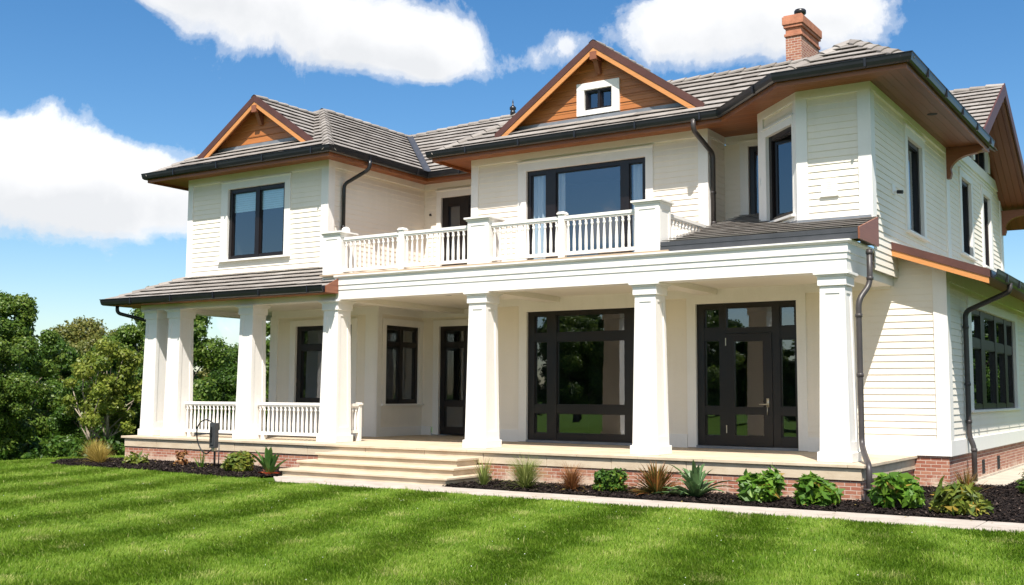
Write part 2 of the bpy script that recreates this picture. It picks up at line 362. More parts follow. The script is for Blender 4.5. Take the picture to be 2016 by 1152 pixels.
# ------------------------------------------------------------------ mesh helpers
WL = {}            # world location of each object's origin
def place(o, parent, origin):
    COL.objects.link(o)
    if parent is not None:
        o.parent = parent
        o.location = Vector(origin) - WL[parent.name]
    else:
        o.location = Vector(origin)
    WL[o.name] = Vector(origin)
def empty(name, loc, label=None, cat=None, group=None):
    o = bpy.data.objects.new(name, None); o.empty_display_size = .3
    place(o, None, loc); tag(o, label, cat, group)
    return o
def tag(o, label=None, cat=None, group=None, kind=None):
    if label: o['label'] = label
    if cat: o['category'] = cat
    if group: o['group'] = group
    if kind: o['kind'] = kind
    return o
class MB:
    def __init__(s): s.v = []; s.f = []; s.t = None
    def poly(s, pts):
        i = len(s.v); s.v.extend([tuple(p) for p in pts]); s.f.append(tuple(range(i, i + len(pts))))
    def mesh(s, vs, fs):
        i = len(s.v); s.v.extend([tuple(p) for p in vs]); s.f.extend([tuple(k + i for k in f) for f in fs])
    def box(s, x0, x1, y0, y1, z0, z1):
        if x1 < x0: x0, x1 = x1, x0
        if y1 < y0: y0, y1 = y1, y0
        s.hexa([(x0, y0, z0), (x1, y0, z0), (x1, y1, z0), (x0, y1, z0), (x0, y0, z1), (x1, y0, z1), (x1, y1, z1), (x0, y1, z1)])
    def hexa(s, p):
        s.mesh(p, [(3, 2, 1, 0), (4, 5, 6, 7), (0, 1, 5, 4), (1, 2, 6, 5), (2, 3, 7, 6), (3, 0, 4, 7)])
    def prism(s, pts, vec):
        n = len(pts); v = Vector(vec)
        a = [Vector(p) for p in pts]; b = [p + v for p in a]
        s.mesh(a + b, [tuple(range(n))[::-1], tuple(range(n, 2 * n))] + [(i, (i + 1) % n, n + (i + 1) % n, n + i) for i in range(n)])
    def tube(s, path, r, n=10, cap=True):
        path = [Vector(p) for p in path]
        rs = r if isinstance(r, (list, tuple)) else [r] * len(path)
        rings = []; up = None
        for i, p in enumerate(path):
            d = (path[min(i + 1, len(path) - 1)] - path[max(i - 1, 0)]).normalized()
            if up is None:
                up = Vector((0, 0, 1)) if abs(d.z) < .9 else Vector((1, 0, 0))
            x = up.cross(d)
            if x.length < 1e-4: x = Vector((1, 0, 0)).cross(d)
            x.normalize(); y = d.cross(x); up = y
            up = y
            rings.append([p + (x * math.cos(2 * math.pi * k / n) + y * math.sin(2 * math.pi * k / n)) * rs[i] for k in range(n)])
            up = d.cross(x)
        vs = [q for rg in rings for q in rg]; fs = []
        for i in range(len(path) - 1):
            for k in range(n):
                fs.append((i * n + k, i * n + (k + 1) % n, (i + 1) * n + (k + 1) % n, (i + 1) * n + k))
        if cap: fs += [tuple(range(n))[::-1], tuple((len(path) - 1) * n + k for k in range(n))]
        s.mesh(vs, fs)
    def lathe(s, prof, x, y, n=10, rot=0):
        vs = []; fs = []
        for r, z in prof:
            for k in range(n):
                a = 2 * math.pi * k / n + rot; vs.append((x + r * math.cos(a), y + r * math.sin(a), z))
        for i in range(len(prof) - 1):
            for k in range(n):
                fs.append((i * n + k, i * n + (k + 1) % n, (i + 1) * n + (k + 1) % n, (i + 1) * n + k))
        fs += [tuple(range(n))[::-1], tuple((len(prof) - 1) * n + k for k in range(n))]
        s.mesh(vs, fs)
    def sweep(s, path, prof, cap=True):
        """prof = [(outward, dz)], outward is to the right of the walking direction; mitred corners"""
        P = [Vector(p) for p in path]; n = len(prof); rings = []
        for i, p in enumerate(P):
            a = (P[i] - P[i - 1]).normalized() if i > 0 else None
            b = (P[i + 1] - P[i]).normalized() if i < len(P) - 1 else None
            if a is None: a = b
            if b is None: b = a
            na = Vector((a.y, -a.x, 0)).normalized(); nb = Vector((b.y, -b.x, 0)).normalized()
            mm = (na + nb); mm = mm / (mm.dot(na)) if mm.length > 1e-6 else na
            rings.append([p + mm * o + Vector((0, 0, z)) for o, z in prof])
        vs = [q for r in rings for q in r]; fs = []
        for i in range(len(P) - 1):
            for k in range(n):
                fs.append((i * n + k, (i + 1) * n + k, (i + 1) * n + (k + 1) % n, i * n + (k + 1) % n))
        if cap: fs += [tuple(range(n)), tuple((len(P) - 1) * n + k for k in range(n))[::-1]]
        s.mesh(vs, fs)
    def build(s, name, m, parent=None, smooth=False, bevel=0):
        V = np.array(s.v, dtype=float)
        lo, hi = V.min(0), V.max(0)
        org = Vector(((lo[0] + hi[0]) / 2, (lo[1] + hi[1]) / 2, lo[2]))
        me = bpy.data.meshes.new(name)
        me.from_pydata((V - np.array(org)).tolist(), [], s.f)
        me.materials.append(m)
        uvl = me.uv_layers.new(name='UVMap')
        me.update()
        for p in me.polygons:
            nx, ny, nz = p.normal
            for li, vi in zip(p.loop_indices, p.vertices):
                x, y, z = V[vi]
                if abs(nz) > .75: uvl.data[li].uv = (x, y)
                elif abs(nx) > abs(ny): uvl.data[li].uv = (y, z)
                else: uvl.data[li].uv = (x, z)
        if s.t is not None:
            at = me.attributes.new('tint', 'FLOAT', 'FACE')
            at.data.foreach_set('value', np.array(s.t, dtype=np.float32))
        if smooth:
            me.polygons.foreach_set('use_smooth', [True] * len(me.polygons))
        o = bpy.data.objects.new(name, me)
        place(o, parent, org)
        if bevel:
            md = o.modifiers.new('bevel', 'BEVEL'); md.width = bevel; md.segments = 1; md.limit_method = 'ANGLE'
        return o
class Pl:
    """a wall plane: u to the right seen from outside, z up, d outwards"""
    def __init__(s, o, u): 
        s.o = Vector((o[0], o[1], 0)); s.U = Vector((u[0], u[1], 0)).normalized(); s.N = Vector((s.U.y, -s.U.x, 0))
    def p(s, u, z, d=0.0): return s.o + s.U * u + s.N * d + Vector((0, 0, z))
    def box(s, mb, u0, u1, z0, z1, d0, d1):
        mb.hexa([s.p(u0, z0, d1), s.p(u1, z0, d1), s.p(u1, z0, d0), s.p(u0, z0, d0), s.p(u0, z1, d1), s.p(u1, z1, d1), s.p(u1, z1, d0), s.p(u0, z1, d0)])
    def quad(s, mb, u0, u1, z0, z1, d): mb.poly([s.p(u0, z0, d), s.p(u1, z0, d), s.p(u1, z1, d), s.p(u0, z1, d)])
def front(y): return Pl((0, y), (1, 0))
def right(x): return Pl((x, 0), (0, 1))

HOUSE = empty('house', (-12.5, 19.0, -.12), 'cream and white two storey house with brown tiled roofs, columned porch and balcony', 'house')

# ------------------------------------------------------------------ walls
COURSE = .112
def siding(pl, u0, u1, z0, z1, holes=(), top=None, lip=.013):
    """lapped boards, each course a slanted board with a lip that throws its own shadow line"""
    mb = MB(); z = z0; k = 0
    while z < z1 - .005:
        zt = min(z + COURSE, z1); zm = (z + zt) / 2
        iv = [(u0, u1, z, zt)]
        if top:
            iv = [(u0, min(u1, top(zt)), z, zt)] if top(zt) > u0 + .02 else []
        for (a, b, c, d) in holes:
            nv = []
            for s0, s1, c0, c1 in iv:
                if b <= s0 or a >= s1 or c >= c1 or d <= c0: nv.append((s0, s1, c0, c1)); continue
                if a > s0: nv.append((s0, a, c0, c1))
                if b < s1: nv.append((b, s1, c0, c1))
                if c > c0: nv.append((max(a, s0), min(b, s1), c0, c))
                if d < c1: nv.append((max(a, s0), min(b, s1), d, c1))
            iv = nv
        for s0, s1, c0, c1 in iv:
            l0 = lip * (zt - c0) / COURSE; l1 = lip * (zt - c1) / COURSE
            mb.poly([pl.p(s0, c0, l0), pl.p(s1, c0, l0), pl.p(s1, c1, l1), pl.p(s0, c1, l1)])
            mb.poly([pl.p(s0, c0, -.004), pl.p(s1, c0, -.004), pl.p(s1, c0, l0), pl.p(s0, c0, l0)])
            mb.poly([pl.p(s0, c0, -.004), pl.p(s0, c0, l0), pl.p(s0, c1, l1), pl.p(s0, c1, -.004)])
            mb.poly([pl.p(s1, c0, l0), pl.p(s1, c0, -.004), pl.p(s1, c1, -.004), pl.p(s1, c1, l1)])
        z += COURSE; k += 1
    return mb.build('wall', M['siding'], HOUSE)
def board(pl, u0, u1, z0, z1, d=.028, name='trim_board', d0=-.02):
    mb = MB(); pl.box(mb, u0, u1, z0, z1, d0, d); return mb.build(name, M['trim'], HOUSE)
def casing(pl, u0, u1, z0, z1, wl, wr, wt, wb, win, d=.034, crown=True, sill=True):
    mb = MB()
    pl.box(mb, u0 - wl, u0, z0, z1, -.12, d); pl.box(mb, u1, u1 + wr, z0, z1, -.12, d)
    pl.box(mb, u0 - wl, u1 + wr, z1, z1 + wt, -.12, d + .004)
    if crown: pl.box(mb, u0 - wl - .02, u1 + wr + .02, z1 + wt, z1 + wt + .025, -.05, d + .03)
    if wb: pl.box(mb, u0 - wl, u1 + wr, z0 - wb, z0, -.12, d + .002)
    o = mb.build('casing', M['trim'], win)
    if sill:
        mb = MB(); pl.box(mb, u0 - wl - .03, u1 + wr + .03, z0 - wb - .04, z0 - wb, -.1, d + .055); mb.build('sill', M['trim'], win)
    return o
def frame(mb, pl, u0, u1, z0, z1, fw, d0, d1):
    pl.box(mb, u0, u0 + fw, z0, z1, d0, d1); pl.box(mb, u1 - fw, u1, z0, z1, d0, d1)
    pl.box(mb, u0 + fw, u1 - fw, z1 - fw, z1, d0, d1 - .002); pl.box(mb, u0 + fw, u1 - fw, z0, z0 + fw, d0, d1 - .002)
def panes(pl, cells, d, parent, m='glass'):
    mb = MB()
    for (a, b, c, e) in cells:
        k = [random.uniform(-.0016, .0016) for _ in range(3)]
        mb.poly([pl.p(a, c, d + k[0]), pl.p(b, c, d + k[1]), pl.p(b, e, d + k[2] + k[1] - k[0]), pl.p(a, e, d + k[2])])
    return mb.build('pane', M[m], parent)
def room(pl, u0, u1, z0, z1, depth, parent, d0=-.115, m='interior'):
    mb = MB(); d1 = -depth
    mb.poly([pl.p(u0, z0, d1), pl.p(u1, z0, d1), pl.p(u1, z1, d1), pl.p(u0, z1, d1)])
    mb.poly([pl.p(u0, z0, d0), pl.p(u0, z0, d1), pl.p(u0, z1, d1), pl.p(u0, z1, d0)])
    mb.poly([pl.p(u1, z0, d1), pl.p(u1, z0, d0), pl.p(u1, z1, d0), pl.p(u1, z1, d1)])
    mb.poly([pl.p(u0, z0, d0), pl.p(u1, z0, d0), pl.p(u1, z0, d1), pl.p(u0, z0, d1)])
    mb.poly([pl.p(u0, z1, d1), pl.p(u1, z1, d1), pl.p(u1, z1, d0), pl.p(u0, z1, d0)])
    return mb.build('room_interior', M[m], parent)
def drape(pl, u0, u1, z0, z1, d, parent, waves=5, amp=.035, name='curtain', m='curtain'):
    mb = MB(); n = waves * 8
    for i in range(n):
        a, b = i / n, (i + 1) / n
        fa = math.sin(a * waves * 6.283) * amp + math.sin(a * 11) * amp * .4; fb = math.sin(b * waves * 6.283) * amp + math.sin(b * 11) * amp * .4
        mb.poly([pl.p(u0 + (u1 - u0) * a, z0, d + fa), pl.p(u0 + (u1 - u0) * b, z0, d + fb), pl.p(u0 + (u1 - u0) * b, z1, d + fb), pl.p(u0 + (u1 - u0) * a, z1, d + fa)])
    return mb.build(name, M[m], parent, smooth=True)
def window(pl, u0, u1, z0, z1, cols, rows, fw=.055, sash=.045, mull=None, depth=.9, name='window', d=-.03, interior=True):
    """cols / rows: lists of (start, end) glass intervals; the solid between them is frame"""
    mb = MB(); d0, d1 = -.11, d
    pl.box(mb, u0, cols[0][0], z0, z1, d0, d1); pl.box(mb, cols[-1][1], u1, z0, z1, d0, d1)
    for a, b in zip(cols[:-1], cols[1:]): pl.box(mb, a[1], b[0], z0, z1, d0, d1 + .004)
    for c in cols:
        pl.box(mb, c[0], c[1], z0, rows[0][0], d0, d1 - .003); pl.box(mb, c[0], c[1], rows[-1][1], z1, d0, d1 - .003)
        for a, b in zip(rows[:-1], rows[1:]): pl.box(mb, c[0], c[1], a[1], b[0], d0, d1 - .003)
        for r in rows:   # inner beads, stepped back
            bw = .016
            pl.box(mb, c[0], c[0] + bw, r[0], r[1], d0, d1 - .022); pl.box(mb, c[1] - bw, c[1], r[0], r[1], d0, d1 - .022)
            pl.box(mb, c[0] + bw, c[1] - bw, r[0], r[0] + bw, d0, d1 - .022); pl.box(mb, c[0] + bw, c[1] - bw, r[1] - bw, r[1], d0, d1 - .022)
    o = mb.build(name, M['frame'], HOUSE)
    panes(pl, [(c[0], c[1], r[0], r[1]) for c in cols for r in rows], -.085, o)
    if interior: room(pl, u0, u1, z0, z1, depth, o)
    return o

# --- left wing, upper storey
LWF = front(17.36); LWR = right(-16.10)
XA, XB = -20.57, -16.10
siding(LWF, XA + .1, XB - .1, 4.02, 6.32, [(-19.34, -17.30, 4.44, 6.2)])
board(LWF, XA, XA + .17, 3.95, 6.30, .03, 'corner_board'); board(LWF, XB - .18, XB + .028, 3.80, 6.30, .032, 'corner_board')
board(LWF, XA, XB + .026, 6.30, 6.50, .036, 'frieze_board')
o = window(LWF, -19.20, -17.38, 4.45, 6.10, [(-19.11, -18.35), (-18.22, -17.47)], [(4.54, 6.01)], depth=1.2)
casing(LWF, -19.20, -17.38, 4.45, 6.10, .22, .17, .16, .0, o)
for a, b in ((-19.12, -18.33), (-18.24, -17.46)):
    mb = MB()
    for k in range(9): LWF.box(mb, a, b, 5.56 + k * .05, 5.606 + k * .05, -.106, -.100 + .002 * (k % 2))
    mb.build('roller_blind', M['blind'], o)
siding(LWR, 17.36 + .15, 20.75, 3.80, 6.34, [])
board(LWR, 17.36 - .03, 17.36 + .17, 3.80, 6.32, .030, 'corner_board'); board(LWR, 17.33, 20.72, 6.32, 6.50, .034, 'frieze_board')
# --- rear wall of the balcony with its door
BKU = front(20.75)
siding(BKU, -16.2, -13.45, 3.80, 6.34, [(-15.66, -14.2, 3.7, 6.2)])
board(BKU, -16.07, -13.45, 6.32, 6.50, .034, 'frieze_board')
DU = window(BKU, -15.58, -14.28, 3.82, 6.09, [(-15.40, -15.06), (-14.80, -14.46)], [(4.05, 4.45), (4.58, 5.88)], name='balcony_door', depth=1.0)
casing(BKU, -15.58, -14.28, 3.82, 6.09, .13, .13, .16, 0, DU, sill=False)
# --- main block, upper storey
MF = front(19.09); MR = right(-8.06)
siding(MF, -13.4, -8.16, 3.80, 6.32, [(-12.22, -9.26, 3.7, 6.18)])
board(MF, -13.52, -13.34, 3.80, 6.32, .03, 'corner_board'); board(MF, -8.23, -8.032, 3.80, 6.32, .032, 'corner_board')
board(MF, -13.52, -8.034, 6.32, 6.50, .036, 'frieze_board')
o = window(MF, -12.11, -9.34, 3.98, 6.07, [(-12.02, -11.66), (-11.42, -9.92), (-9.73, -9.43)], [(4.08, 5.98)], depth=1.8, name='window')
casing(MF, -12.11, -9.34, 3.98, 6.07, .20, .16, .18, .0, o)
drape(MF, -12.06, -11.70, 4.0, 6.05, -.165, o, 3); drape(MF, -9.70, -9.38, 4.0, 6.05, -.165, o, 3)
drape(MF, -11.43, -11.28, 4.0, 6.05, -.17, o, 2)
siding(Pl((-13.50, 0), (0, -1)), -20.75, -19.09, 3.80, 6.5, [])
siding(MR, 19.09 + .12, 19.98, 4.3, 6.34, [])
board(MR, 19.06, 19.23, 4.2, 6.32, .03, 'corner_board'); board(MR, 19.06, 19.93, 6.32, 6.50, .034, 'frieze_board')
# --- recess and bay
RC = front(19.95)
siding(RC, -8.14, -6.3, 4.5, 6.30, [(-7.66, -6.66, 4.78, 6.27)])
board(RC, -8.02, -6.5, 6.30, 6.50, .034, 'frieze_board'); board(RC, -8.02, -7.70, 4.45, 4.76, .03, 'skirting_board'); 
o = window(RC, -7.56, -6.76, 4.80, 6.22, [(-7.46, -6.86)], [(4.90, 6.12)])
casing(RC, -7.56, -6.76, 4.80, 6.22, .17, .13, .10, .0, o, sill=False)
CH = Pl((-6.83, 18.58), (1.03, -1.03)); CL = math.hypot(1.03, 1.03)
siding(CH, .12, CL - .05, 4.28, 6.5, [(.24, CL - .12, 4.41, 6.03)])
board(CH, -.01, .20, 4.30, 6.32, .03, 'corner_board'); board(CH, CL - .10, CL + .012, 4.15, 6.32, .03, 'corner_board')
board(CH, -.01, CL + .012, 6.32, 6.50, .036, 'frieze_board'); board(CH, .2, CL - .1, 4.15, 4.36, .03, 'skirting_board')
o = window(CH, .31, CL - .14, 4.42, 5.96, [(.41, CL - .22)], [(4.50, 5.87)], depth=1.4)
bpy.data.objects.remove([c for c in o.children if c.name.startswith('pane')][0])
q0 = CH.p(.42, 0, -.085); SA = Pl((q0.x, q0.y), (math.cos(R_(24)), -math.sin(R_(24)))); SW = CL - .64
mb = MB()
for a, b, c, d in ((0, .055, 4.51, 5.86), (SW - .055, SW, 4.51, 5.86), (.055, SW - .055, 4.51, 4.57), (.055, SW - .055, 5.80, 5.86)): SA.box(mb, a, b, c, d, -.04, .0)
mb.build('casement_sash', M['frame'], o)
panes(SA, [(.055, SW - .055, 4.57, 5.80)], -.02, o)
casing(CH, .31, CL - .14, 4.42, 5.96, .11, .04, .13, .0, o)
siding(Pl((-6.83, 0), (0, -1)), -19.95, -18.58, 4.3, 6.5, [])
BF = front(17.53)
siding(BF, -5.72, -4.70, 4.18, 6.32, [])
board(BF, -5.806, -5.62, 4.10, 6.32, .032, 'corner_board'); board(BF, -4.79, -4.582, 3.80, 6.32, .034, 'corner_board')
board(BF, -5.806, -4.58, 6.32, 6.50, .038, 'frieze_board'); board(BF, -5.62, -4.79, 4.10, 4.20, .03, 'skirting_board')
BR = right(-4.61)
siding(BR, 17.53 + .12, 29.85, 3.42, 6.56, [(19.84, 21.16, 4.32, 6.13), (24.62, 25.86, 4.45, 6.22), (27.14, 28.26, 4.43, 6.24)])
board(BR, 17.50, 17.74, 3.80, 6.34, .03, 'corner_board'); board(BR, 17.50, 23.2, 6.34, 6.50, .036, 'frieze_board')
board(BR, 23.15, 23.45, 3.7, 6.55, .033, 'corner_board'); board(BR, 29.55, 29.87, 3.5, 6.55, .03, 'corner_board')
board(BR, 23.2, 29.87, 6.52, 6.74, .04, 'band_board')
for (a, b, c, d) in ((19.95, 21.06, 4.33, 6.05), (24.72, 25.76, 4.46, 6.14), (27.24, 28.16, 4.44, 6.16)):
    o = window(BR, a, b, c, d, [(a + .10, b - .10)], [(c + .09, d - .08)], depth=1.0)
    casing(BR, a, b, c, d, .19, .19, .16, .0, o)
    drape(BR, a + .1, a + .1 + (b - a) * .35, c, d, -.28, o, 3)
    drape(BR, b - .1 - (b - a) * .3, b - .1, c, d, -.28, o, 3)
# gable end on the right: dark planks and a small window
mb = MB()
mb.poly([BR.p(22.9, 6.55, -.01), BR.p(26.1, 6.55, -.01), BR.p(26.1, 8.30, -.01), BR.p(25.9, 8.25, -.01)])
mb.poly([BR.p(28.25, 6.55, -.01), BR.p(29.87, 6.55, -.01), BR.p(26.4, 8.25, -.01), BR.p(28.25, 7.2, -.01)][:3] + [BR.p(26.2, 8.35, -.01), BR.p(26.1, 8.3, -.01), BR.p(26.1, 7.35, -.01), BR.p(28.25, 7.35, -.01)])
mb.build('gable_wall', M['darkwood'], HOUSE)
o = window(BR, 26.28, 27.95, 6.78, 7.30, [(26.42, 27.05), (27.18, 27.82)], [(6.84, 7.24)], depth=.7)
casing(BR, 26.28, 27.95, 6.78, 7.30, .22, .22, .08, .0, o, d=.05, crown=False, sill=False)

# --- lower storey
LLF = front(19.15); LLR = right(-16.15); BKL = front(20.80); LM = front(19.12); WR = right(-3.86)
siding(LLF, -19.30, -16.15, .62, 3.25, [(-18.80, -16.83, 1.17, 3.05)])
board(LLF, -19.55, -19.30, .43, 3.24, .03, 'corner_board'); board(LLF, -16.50, -16.122, .43, 3.22, .03, 'corner_board')
board(LLF, -19.5, -16.12, 3.22, 3.39, .036, 'frieze_board'); board(LLF, -19.3, -16.5, .43, .64, .03, 'skirting_board')
o = window(LLF, -18.70, -16.92, 1.18, 3.0, [(-18.56, -17.06)], [(1.28, 2.42), (2.56, 2.91)], depth=1.5)
casing(LLF, -18.70, -16.92, 1.18, 3.0, .18, .16, .14, .0, o, crown=False)
siding(LLR, 19.24, 20.84, .62, 3.25, [(19.34, 20.74, 1.16, 3.04)])
board(LLR, 19.12, 19.26, .43, 3.22, .03, 'corner_board'); board(LLR, 19.12, 20.78, 3.22, 3.39, .036, 'frieze_board'); board(LLR, 19.26, 20.78, .43, .64, .03, 'skirting_board')
o = window(LLR, 19.42, 20.66, 1.17, 2.98, [(19.50, 19.98), (20.10, 20.58)], [(1.26, 2.50), (2.60, 2.90)], depth=1.2)
casing(LLR, 19.42, 20.66, 1.17, 2.98, .13, .13, .15, .0, o, crown=False)
siding(BKL, -16.25, -13.2, .62, 3.25, [(-15.72, -13.9, .3, 3.1)])
board(BKL, -16.12, -13.2, 3.22, 3.39, .036, 'frieze_board'); board(BKL, -16.12, -15.86, .43, .64, .03, 'skirting_board')
o = window(BKL, -15.63, -14.0, .45, 3.0, [(-15.50, -14.95), (-14.70, -14.14)], [(.62, 1.12), (1.24, 2.50), (2.62, 2.90)], name='porch_door', depth=1.5)
casing(BKL, -15.63, -14.0, .45, 3.0, .17, .17, .15, 0, o, crown=False, sill=False)
siding(Pl((-13.20, 0), (0, -1)), -20.80, -19.12, .43, 3.39, [])
slope_top = lambda z: (-4.61 + (3.86 - z) / .36)
siding(LM, -13.2, -3.92, .66, 3.80, [(-12.20, -9.56, .2, 3.2), (-8.42, -6.28, .2, 3.2)], top=slope_top)
mb = MB()                                   # flat boarding behind the slanting top course
mb.prism([LM.p(-4.75, 3.3, .001), LM.p(-3.87, 3.3, .001), LM.p(-3.87, 3.56, .001), LM.p(-4.75, 3.88, .001)], (0, .05, 0)); mb.build('wall', M['siding'], HOUSE)
board(LM, -13.2, -4.75, 3.24, 3.39, .036, 'frieze_board')
for a, b in ((-13.2, -12.29), (-9.45, -8.52), (-6.22, -3.824)): board(LM, a, b, .43, .68, .03, 'skirting_board')
board(LM, -4.05, -3.828, .68, 3.62, .032, 'corner_board'); 
BWc = [(-11.94, -11.64), (-11.41, -9.86), (-9.62, -9.32)]
o = window(LM, -12.10, -9.16, .48, 3.11, BWc, [(.62, 1.03), (1.20, 2.49), (2.66, 3.02)], depth=2.6)
casing(LM, -12.10, -9.16, .44, 3.11, .19, .19, .16, 0, o, crown=False, sill=False)
mb = MB(); LM.box(mb, -12.10, -9.16, .432, .478, -.1, .05); mb.build('threshold', M['flashing'], o)
# entrance door
DF = window(LM, -8.33, -6.39, .48, 3.12, [(-8.18, -7.88), (-7.73, -6.93), (-6.72, -6.44)], [(.66, 1.06), (1.20, 2.43), (2.66, 3.02)], name='entrance_door', depth=2.4, interior=False)
bpy.data.objects.remove([c for c in DF.children if c.name.startswith('pane')][0])
bpy.data.objects.remove(DF)
mb = MB(); d0, d1 = -.11, -.03
for a, b in ((-8.33, -8.18), (-7.88, -7.745), (-6.865, -6.72), (-6.44, -6.39)): LM.box(mb, a, b, .48, 3.12, d0, d1)
for a, b in ((-8.18, -7.88), (-6.72, -6.44)):
    for c, d in ((.48, .66), (1.06, 1.20), (2.43, 2.66), (3.02, 3.12)): LM.box(mb, a, b, c, d, d0, d1 - .003)
    for c, d in ((.66, 1.06), (1.20, 2.43), (2.66, 3.02)):
        LM.box(mb, a, a + .016, c, d, d0, d1 - .022); LM.box(mb, b - .016, b, c, d, d0, d1 - .022); LM.box(mb, a + .016, b - .016, d - .016, d, d0, d1 - .022); LM.box(mb, a + .016, b - .016, c, c + .016, d0, d1 - .022)
LM.box(mb, -7.745, -6.865, 2.55, 2.66, d0, d1 - .003); LM.box(mb, -7.745, -6.865, 3.02, 3.12, d0, d1 - .003)
DFR = mb.build('door_frame', M['frame'], HOUSE)
panes(LM, [(a, b, c, d) for a, b in ((-8.18, -7.88), (-6.72, -6.44)) for c, d in ((.66, 1.06), (1.20, 2.43), (2.66, 3.02))] + [(-7.745, -6.865, 2.66, 3.02)], -.085, DFR)
room(LM, -8.33, -6.39, .48, 3.12, 2.4, DFR)
casing(LM, -8.33, -6.39, .44, 3.12, .18, .17, .15, 0, DFR, crown=False, sill=False)
mb = MB(); LM.box(mb, -8.33, -6.39, .432, .478, -.1, .05); mb.build('threshold', M['flashing'], DFR)
mb = MB(); d1 = -.018
LM.box(mb, -7.74, -7.59, .49, 2.545, -.09, d1); LM.box(mb, -7.04, -6.87, .49, 2.545, -.09, d1)
for c, d in ((.49, .68), (1.06, 1.20), (2.40, 2.545)): LM.box(mb, -7.59, -7.04, c, d, -.09, d1 - .002)
DOOR = mb.build('door', M['frame'], HOUSE)
panes(LM, [(-7.59, -7.04, .68, 1.06), (-7.59, -7.04, 1.20, 2.40)], -.06, DOOR)
mb = MB()
LM.box(mb, -6.985, -6.935, 1.20, 1.36, d1, d1 + .008)
mb.tube([LM.p(-6.96, 1.25, d1), LM.p(-6.96, 1.25, d1 + .055), LM.p(-6.98, 1.25, d1 + .06), LM.p(-7.10, 1.245, d1 + .058)], .011, 8)
mb.tube([LM.p(-6.96, 1.22, d1 + .02), LM.p(-6.965, 1.06, d1 + .02)], .008, 8)
mb.build('handle', M['steel'], DOOR, smooth=True)
for z in (.72, 2.33):
    mb = MB(); mb.tube([LM.p(-7.75, z, d1 + .006), LM.p(-7.75, z + .14, d1 + .006)], .008, 8); mb.build('hinge', M['steel'], DOOR)
# right wing
siding(WR, 19.12 + .1, 30.0, .66, 3.64, [(21.0, 26.25, 1.16, 3.12)])
board(WR, 19.094, 19.36, .68, 3.60, .03, 'corner_board'); board(WR, 19.094, 30.0, .43, .68, .034, 'skirting_board'); board(WR, 19.36, 30.0, 3.34, 3.60, .03, 'frieze_board')
o = window(WR, 21.15, 26.10, 1.17, 3.05, [(21.3, 22.35), (22.75, 23.85), (24.05, 25.0), (25.3, 25.95)], [(1.27, 2.32), (2.50, 2.95)], depth=2.5)
casing(WR, 21.15, 26.10, 1.17, 3.05, .30, .30, .16, .0, o, crown=False)

# ------------------------------------------------------------------ foundations, porch floor, steps
def slabwall(x0, x1, y0, y1, z0, z1, m, name):
    mb = MB(); mb.box(x0, x1, y0, y1, z0, z1); return mb.build(name, M[m], HOUSE)
slabwall(-20.78, -4.45, 15.962, 16.26, -.5, .20, 'brick', 'brick_footing')
slabwall(-4.70, -4.452, 16.26, 19.18, -.5, .20, 'brick', 'brick_footing')
slabwall(-20.80, -20.60, 16.26, 22.0, -.6, .20, 'brick', 'brick_footing')
slabwall(-4.445, -3.875, 19.125, 19.40, -.5, .428, 'brick', 'brick_footing')
slabwall(-4.10, -3.873, 19.40, 30.0, -.5, .428, 'brick', 'brick_footing')
slabwall(-4.0, -3.845, 21.2, 30.0, -.5, -.06, 'concrete', 'concrete_plinth')
for y0, y1 in ((21.95, 22.22), (23.55, 23.85)):
    mb = MB(); mb.box(-3.92, -3.869, y0, y1, -.02, .24)
    for k in range(5): mb.box(-3.869, -3.862, y0, y1, .0 + k * .05, .012 + k * .05)
    mb.build('wall_vent', M['vent_dark'], HOUSE)
mb = MB(); x = -20.78; rnd = random.Random(3)
while x < -4.45:
    x2 = min(x + rnd.uniform(.95, 1.5), -4.42)
    if -4.42 - x2 < .3: x2 = -4.42
    mb.box(x, x2 - .006, 15.94 + rnd.uniform(-.003, .003), 16.2, .20, .378); x = x2
y = 16.21
while y < 19.1:
    y2 = min(y + 1.0, 19.15); mb.box(-4.60, -4.42 + rnd.uniform(-.003, .003), y, y2 - .006, .20, .378); y = y2
mb.box(-20.78, -20.6, 16.2, 22, .2, .378)
mb.build('stone_fascia', M['stone'], HOUSE, bevel=.006)
mb = MB(); mb.box(-20.8, -4.45, 16.0, 22.5, .37, .424)
ys = [15.90, 16.55, 17.2, 17.85, 18.5, 19.15, 19.8, 20.45, 21.1, 22]
for j, (a, b) in enumerate(zip(ys[:-1], ys[1:])):
    x = -20.86 - (.0 if j % 2 else .55)
    while x < -4.38:
        x2 = min(x + 1.12, -4.37); x1 = max(x, -20.86)
        if x2 - x1 > .05 and not (a > 19.2 and x1 > -12.5): mb.box(x1, x2 - .005, a, b - .005, .382, .43 + rnd.uniform(-.0015, .0015))
        x = x2
PF = mb.build('porch_floor', M['stone'], HOUSE, bevel=.005)
mb = MB()
for (z, yf, xl, xr) in ((.30, 15.28, -14.38, -11.08), (.165, 14.98, -14.56, -10.94), (.03, 14.60, -14.62, -10.80)):
    mb.box(xl + .04, xr - .04, yf + .04, 15.93, -.5, z - .045)
    mb.box(xl, xr, yf, 15.935, z - .045, z)
STEPS = mb.build('steps', M['stone'], HOUSE, bevel=.008)

